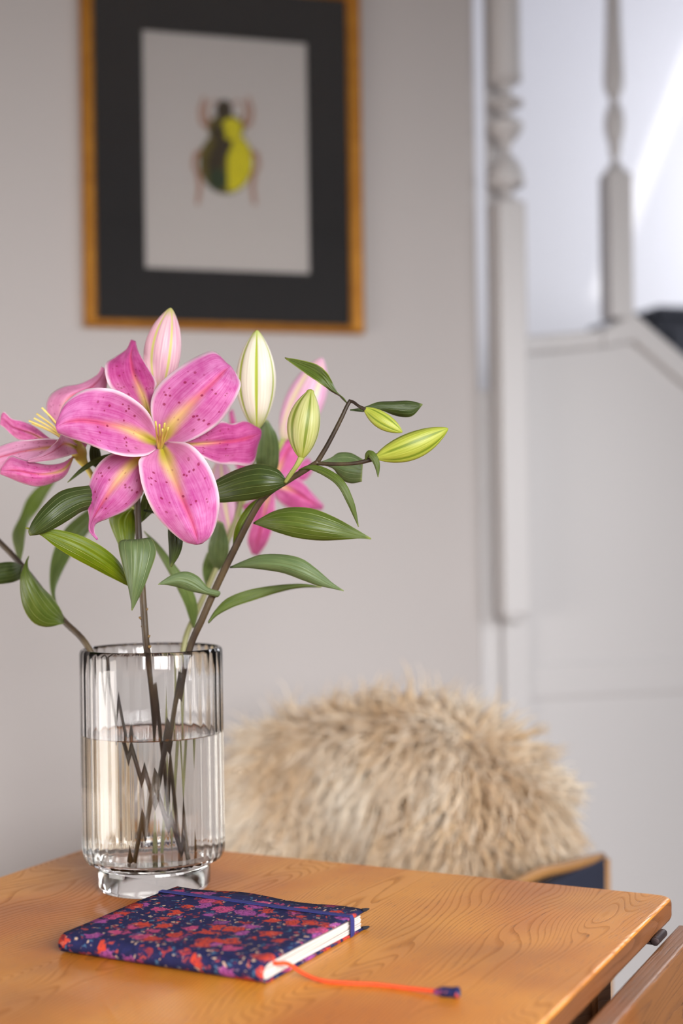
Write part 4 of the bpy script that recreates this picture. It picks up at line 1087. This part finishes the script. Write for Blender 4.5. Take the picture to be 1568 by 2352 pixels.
LF(lily3, [(140, 1418), (118, 1366), (114, 1315), (124, 1262), (148, 1216), (190, 1178), (232, 1152)], [(140, 1418), (122, 1366), (126, 1318), (142, 1272), (168, 1230), (204, 1192), (236, 1158)], [(141, 1418), (126, 1364), (140, 1320), (162, 1278), (190, 1240), (218, 1202), (240, 1164)],
   [1.366, 1.42, 1.45, 1.47, 1.48, 1.49, 1.50], .004, 'leaf_back', 53)
LF(lily3, [(44, 1292), (34, 1262), (28, 1226), (46, 1186), (62, 1146), (90, 1116), (126, 1096)], [(45, 1292), (46, 1262), (44, 1228), (58, 1192), (76, 1158), (100, 1126), (128, 1098)], [(47, 1292), (54, 1262), (58, 1230), (66, 1200), (90, 1168), (108, 1136), (130, 1101)],
   [1.378, 1.44, 1.50, 1.54, 1.56, 1.57, 1.58], .003, 'leaf_pale', 54)

# ---- lily at the back
lily4 = thing('lily_stem', 'lily stem at the vase back with a pink flower and a cream bud', 'lily', vpt(0.0, 0.022, ZI), 'lily stems in the vase')
tube('stem', inside(0.000, 0.022, rim_pt(424, 1)) + [pix(450, 1410, 1.420), pix(486, 1330, 1.440), pix(520, 1250, 1.450), pix(548, 1170, 1.452), pix(572, 1090, 1.440)],
     [.0028, .0029, .0029, .0029, .0028, .0027, .0026, .0024, .0022], M['stem_green'], lily4, 12, 60)
bud('bud', pix(590, 985, 1.330), pix(590, 758, 1.326), 45 * 1.33 / FPX, M['bud_white'], lily4, 0.0, 0.02)['label'] = 'large cream white bud with yellow green ribs'
tube('pedicel', [pix(562, 1120, 1.446), pix(578, 1070, 1.395), pix(588, 1020, 1.350), pix(590, 980, 1.331)], [.0022, .0023, .0025, .0036], M['pedicel'], lily4, 10, 16)
bud('bud', pix(650, 1010, 1.56), pix(740, 822, 1.56), 44 * 1.56 / FPX, M['bud_rear'], lily4, -0.004, 0.4)['label'] = 'pink bud behind the green bud'
tube('pedicel', [pix(552, 1160, 1.452), pix(600, 1090, 1.52), pix(635, 1040, 1.55), pix(652, 1005, 1.56)], [.0024, .0022, .0022, .0030], M['pedicel'], lily4, 10, 16)
bud('bud', pix(530, 1235, 1.46), pix(506, 1050, 1.47), 36 * 1.46 / FPX, M['bud_rear'], lily4, 0.002, 0.1)
fc = tube('flower', [pix(560, 1140, 1.455), pix(590, 1120, 1.50), pix(612, 1112, 1.525), pix(626, 1108, 1.535)], [.0024, .0028, .0055, .0068], M['receptacle'], lily4, 12, 14)
fc['label'] = 'open pink lily flower behind the leaning stem'
PT([(618, 1108), (618, 1070), (628, 1030), (650, 1008), (676, 1012)], [(624, 1108), (640, 1076), (654, 1046), (668, 1024), (684, 1014)], [(632, 1110), (668, 1092), (690, 1064), (698, 1034), (690, 1016)], [1.535, 1.548, 1.555, 1.56, 1.57], .006, 'petal_back', .002, 61, fc)
PT([(628, 1108), (655, 1092), (690, 1104), (720, 1136), (742, 1160)], [(626, 1112), (652, 1118), (684, 1134), (716, 1154), (742, 1166)], [(622, 1118), (636, 1148), (664, 1168), (702, 1172), (740, 1170)], [1.535, 1.54, 1.545, 1.55, 1.57], .006, 'petal_back', .002, 62, fc)
PT([(620, 1114), (596, 1150), (580, 1196), (568, 1240), (578, 1272)], [(622, 1116), (612, 1156), (602, 1200), (592, 1240), (586, 1274)], [(626, 1118), (632, 1160), (628, 1204), (614, 1246), (592, 1276)], [1.535, 1.53, 1.53, 1.54, 1.56], .006, 'petal_back', .002, 63, fc)
PT([(616, 1104), (590, 1080), (566, 1050), (552, 1010), (534, 940)], [(618, 1108), (586, 1094), (556, 1062), (542, 1016), (530, 942)], [(618, 1114), (574, 1110), (544, 1076), (532, 1024), (526, 946)], [1.54, 1.55, 1.56, 1.57, 1.585], .004, 'petal_back', .002, 64, fc)
PT([(622, 1112), (600, 1134), (576, 1150), (556, 1158)], [(620, 1116), (604, 1150), (584, 1172), (562, 1176)], [(620, 1120), (616, 1164), (596, 1190), (570, 1190)], [1.54, 1.55, 1.56, 1.58], .004, 'petal_back', .002, 65, fc)
PT([(630, 1106), (670, 1080), (690, 1060), (706, 1050)], [(630, 1110), (672, 1096), (700, 1082), (716, 1066)], [(630, 1114), (674, 1112), (702, 1102), (718, 1080)], [1.545, 1.56, 1.57, 1.59], .004, 'petal_back', .002, 66, fc)
LF(lily4, [(606, 1112), (590, 1076), (586, 1036), (592, 996), (606, 964)], [(608, 1112), (612, 1076), (614, 1036), (614, 1000), (610, 964)], [(610, 1112), (636, 1080), (641, 1040), (636, 1002), (616, 966)], [1.44, 1.40, 1.385, 1.375, 1.37], .006, 'leaf_grey', 71)
LF(lily4, [(500, 1310), (482, 1290), (478, 1256), (488, 1222), (500, 1196)], [(502, 1310), (500, 1288), (500, 1258), (504, 1226), (506, 1198)], [(504, 1310), (520, 1288), (526, 1256), (520, 1226), (512, 1200)], [1.445, 1.43, 1.42, 1.415, 1.41], .004, 'leaf_grey', 72)
LF(lily4, [(474, 1352), (466, 1322), (466, 1296), (476, 1268)], [(478, 1354), (478, 1324), (480, 1298), (484, 1270)], [(482, 1354), (494, 1326), (500, 1300), (494, 1272)], [1.435, 1.45, 1.46, 1.46], .004, 'leaf_back', 73)
LF(lily4, [(444, 1442), (434, 1418), (422, 1384), (402, 1342), (378, 1298), (350, 1250), (330, 1220)], [(445, 1443), (442, 1410), (432, 1372), (412, 1334), (388, 1294), (358, 1250), (331, 1220)], [(447, 1443), (454, 1404), (446, 1364), (426, 1330), (402, 1298), (366, 1252), (332, 1221)], [1.412, 1.40, 1.39, 1.385, 1.385, 1.39, 1.395], .004, 'leaf_back', 74)
LF(lily4, [(532, 1216), (516, 1190), (510, 1150), (514, 1110)], [(534, 1216), (532, 1190), (530, 1150), (528, 1112)], [(536, 1216), (552, 1192), (556, 1152), (544, 1114)], [1.452, 1.47, 1.48, 1.49], .004, 'leaf_pale', 75)

# ------------------------------------------------------------------ notebook
n0 = on_z(603, 2266, TABLE_Z); n1 = on_z(128, 2194, TABLE_Z); n2 = on_z(850, 2136, TABLE_Z)
e1 = (n1 - n0); SPL = e1.length; e1.normalize()
e2a = (n2 - n0); BW = e2a.length; e2a.normalize()
e2p = Vector((e1.y, -e1.x, 0));  e2p = e2p if e2p.dot(e2a) > 0 else -e2p
e2 = (e2p + e2a * 0.6).normalized(); e1 = Vector((-e2.y, e2.x, 0)) if Vector((-e2.y, e2.x, 0)).dot(e1) > 0 else Vector((e2.y, -e2.x, 0))
NTH = 0.0168
nb = thing('notebook', 'navy floral cloth covered notebook with elastic band lying beside the vase', 'notebook', n0)
def nbp(a, b, z): return n0 + e1 * a + e2 * b + Vector((0, 0, z))       # a along spine, b towards fore edge
def cover_mesh():
    r = NTH / 2
    sec = []
    for i in range(15): sec.append((BW - (BW - r) * i / 14, 0.0004))
    for i in range(1, 12):
        a = math.pi * i / 12
        sec.append((r - r * math.sin(a) * 1.0, r - (r - .0004) * math.cos(a)))
    for i in range(15): sec.append((r + (BW - r) * i / 14, NTH))
    arc = [0]
    for p, q in zip(sec[:-1], sec[1:]): arc.append(arc[-1] + math.hypot(q[0] - p[0], q[1] - p[1]))
    na = 26
    verts, uvs, faces = [], [], []
    for i in range(na + 1):
        a = SPL * i / na
        for (b, z), s in zip(sec, arc):
            zz = z
            if z > NTH * 0.6:
                w = b / BW
                zz += 0.0011 * math.sin(a * 62 + 0.6) * w ** 3 + 0.0007 * math.sin(a * 23 + w * 5) - 0.0010 * (1 - w) * 0.6
                if i == 0: zz -= 0.0006
            verts.append(nbp(a, b, zz)); uvs.append((a, s))
    k = len(sec)
    for i in range(na):
        for j in range(k - 1):
            faces.append((i * k + j, i * k + j + 1, (i + 1) * k + j + 1, (i + 1) * k + j))
    o = mesh_obj('cover', verts, faces, M['cover'], nb, uvs=uvs)
    m = o.modifiers.new('solidify', 'SOLIDIFY'); m.thickness = 0.0013; m.offset = -1 
    fix_normals(o)
    return o
cov = cover_mesh(); cov['label'] = 'navy cloth with orange and pink flowers'
pb = None
NSIG = 8
zlo, zhi = 0.0022, NTH - 0.0040
rng = random.Random(9)
for s in range(NSIG):
    za = zlo + (zhi - zlo) * s / NSIG; zb = zlo + (zhi - zlo) * (s + 0.86) / NSIG
    ina = 0.0020 + rng.uniform(-.0005, .0006); inb = 0.0045 + rng.uniform(-.0008, .0012)
    verts, faces = [], []
    cols = 14
    rel = max(abs(za - NTH / 2), abs(zb - NTH / 2)) / (NTH / 2 - .0022)
    b0 = NTH / 2 - (NTH / 2 - .0026) * math.sqrt(max(0, 1 - rel * rel)) + .0006
    for a in (ina, SPL - 0.002):
        for i in range(cols + 1):
            w = i / cols
            b = b0 + (BW - inb - b0) * w
            sag = 0.0004 * math.sin(w * 5 + s)
            verts += [nbp(a, b, za + sag), nbp(a, b, zb + sag)]
    k = 2 * (cols + 1)
    for i in range(cols):
        q = 2 * i
        faces += [(q, q + 2, q + 3, q + 1), (k + q, k + q + 1, k + q + 3, k + q + 2), (q + 1, q + 3, k + q + 3, k + q + 1), (q, k + q, k + q + 2, q + 2)]
    faces += [(0, 1, k + 1, k), (2 * cols, k + 2 * cols, k + 2 * cols + 1, 2 * cols + 1)]
    bevel(fix_normals(mesh_obj('page_section', verts, faces, M['page'], nb, smooth=False)), 0.0004, 2)
# elastic band round the book, near the fore edge
def band():
    b0, b1 = BW - 0.0290, BW - 0.0232
    t = 0.0009
    path = []
    h = NTH + 0.0007; ov = 0.0008
    for a in [SPL * i / 20 for i in range(21)]: path.append((a, h + 0.0006 * math.sin(a * 23 + 4)))
    path += [(SPL + ov * .7, h - .0007), (SPL + ov, h - 0.003), (SPL + ov, 0.0004), (SPL, -0.0002)]
    path += [(SPL * (1 - i / 6), 0.00015) for i in range(7)]
    path += [(-ov, 0.0004), (-ov, 0.0035), (-ov, h - 0.003), (-ov * .7, h - .0007)]
    k = len(path)
    cx_, cz = SPL / 2, NTH / 2
    verts, faces = [], []
    for (a, z) in path:
        da, dzz = (a - cx_), (z - cz)
        oa = math.copysign(t, da) if abs(z - cz) < NTH * .45 else 0
        oz = math.copysign(t, dzz) if (0 <= a <= SPL) and z > cz else 0
        for b in (b0, b1):
            verts.append(nbp(a, b, z)); verts.append(nbp(a + oa, b, z + oz))
    for i in range(k):
        j = (i + 1) % k
        for q in ((0, 1), (1, 3), (3, 2), (2, 0)):
            faces.append((4 * i + q[0], 4 * i + q[1], 4 * j + q[1], 4 * j + q[0]))
    return fix_normals(mesh_obj('elastic_band', verts, faces, M['band'], nb, smooth=False))
band()
for z in (NTH, 0.0018):
    tube('corner_tuft', [nbp(0.001, BW - .004, z), nbp(-0.001, BW - .001, z), nbp(-0.0025, BW + 0.002, z + .0003)], [.0016, .0015, .0006], M['dark_tuft'], nb, 7)
# ribbon bookmark
zt = TABLE_Z + 0.0017
st = nbp(0.0, 0.020, NTH - 0.0052)
pts = [nbp(0.012, 0.021, NTH - .0055), nbp(-0.001, 0.0205, NTH - .0052), pix(662, 2214, (st.y + nbp(-.012, .02, 0).y) / 2 + .004)]
pts += [on_z(700, 2238, zt + .0025), on_z(742, 2253, zt), on_z(800, 2258, zt), on_z(860, 2261, zt), on_z(930, 2269, zt), on_z(1004, 2277, TABLE_Z + .0031)]
cord = tube('bookmark_cord', pts, [.0015] * len(pts), M['cord'], nb, 10, 60)
cord['label'] = 'orange cord bookmark'
ep, eq = on_z(998, 2277, TABLE_Z + .0031), on_z(1054, 2280, TABLE_Z + .0044)
dd = eq - ep
tube('bead', [ep, ep + dd * .12, ep + dd * .35, ep + dd * .7, ep + dd * .93, ep + dd], [.0016, .0024, .0036, .0036, .0042, .0036], M['cover'], cord, 12, 20)['label'] = 'floral fabric bead end'
# give the bead cloth coordinates
bo = bpy.data.objects['bead']; ul = bo.data.uv_layers.new(name='UVMap')
for l in bo.data.loops:
    c = bo.data.vertices[l.vertex_index].co; ul.data[l.index].uv = (c.x * 1.3, c.z + c.y)
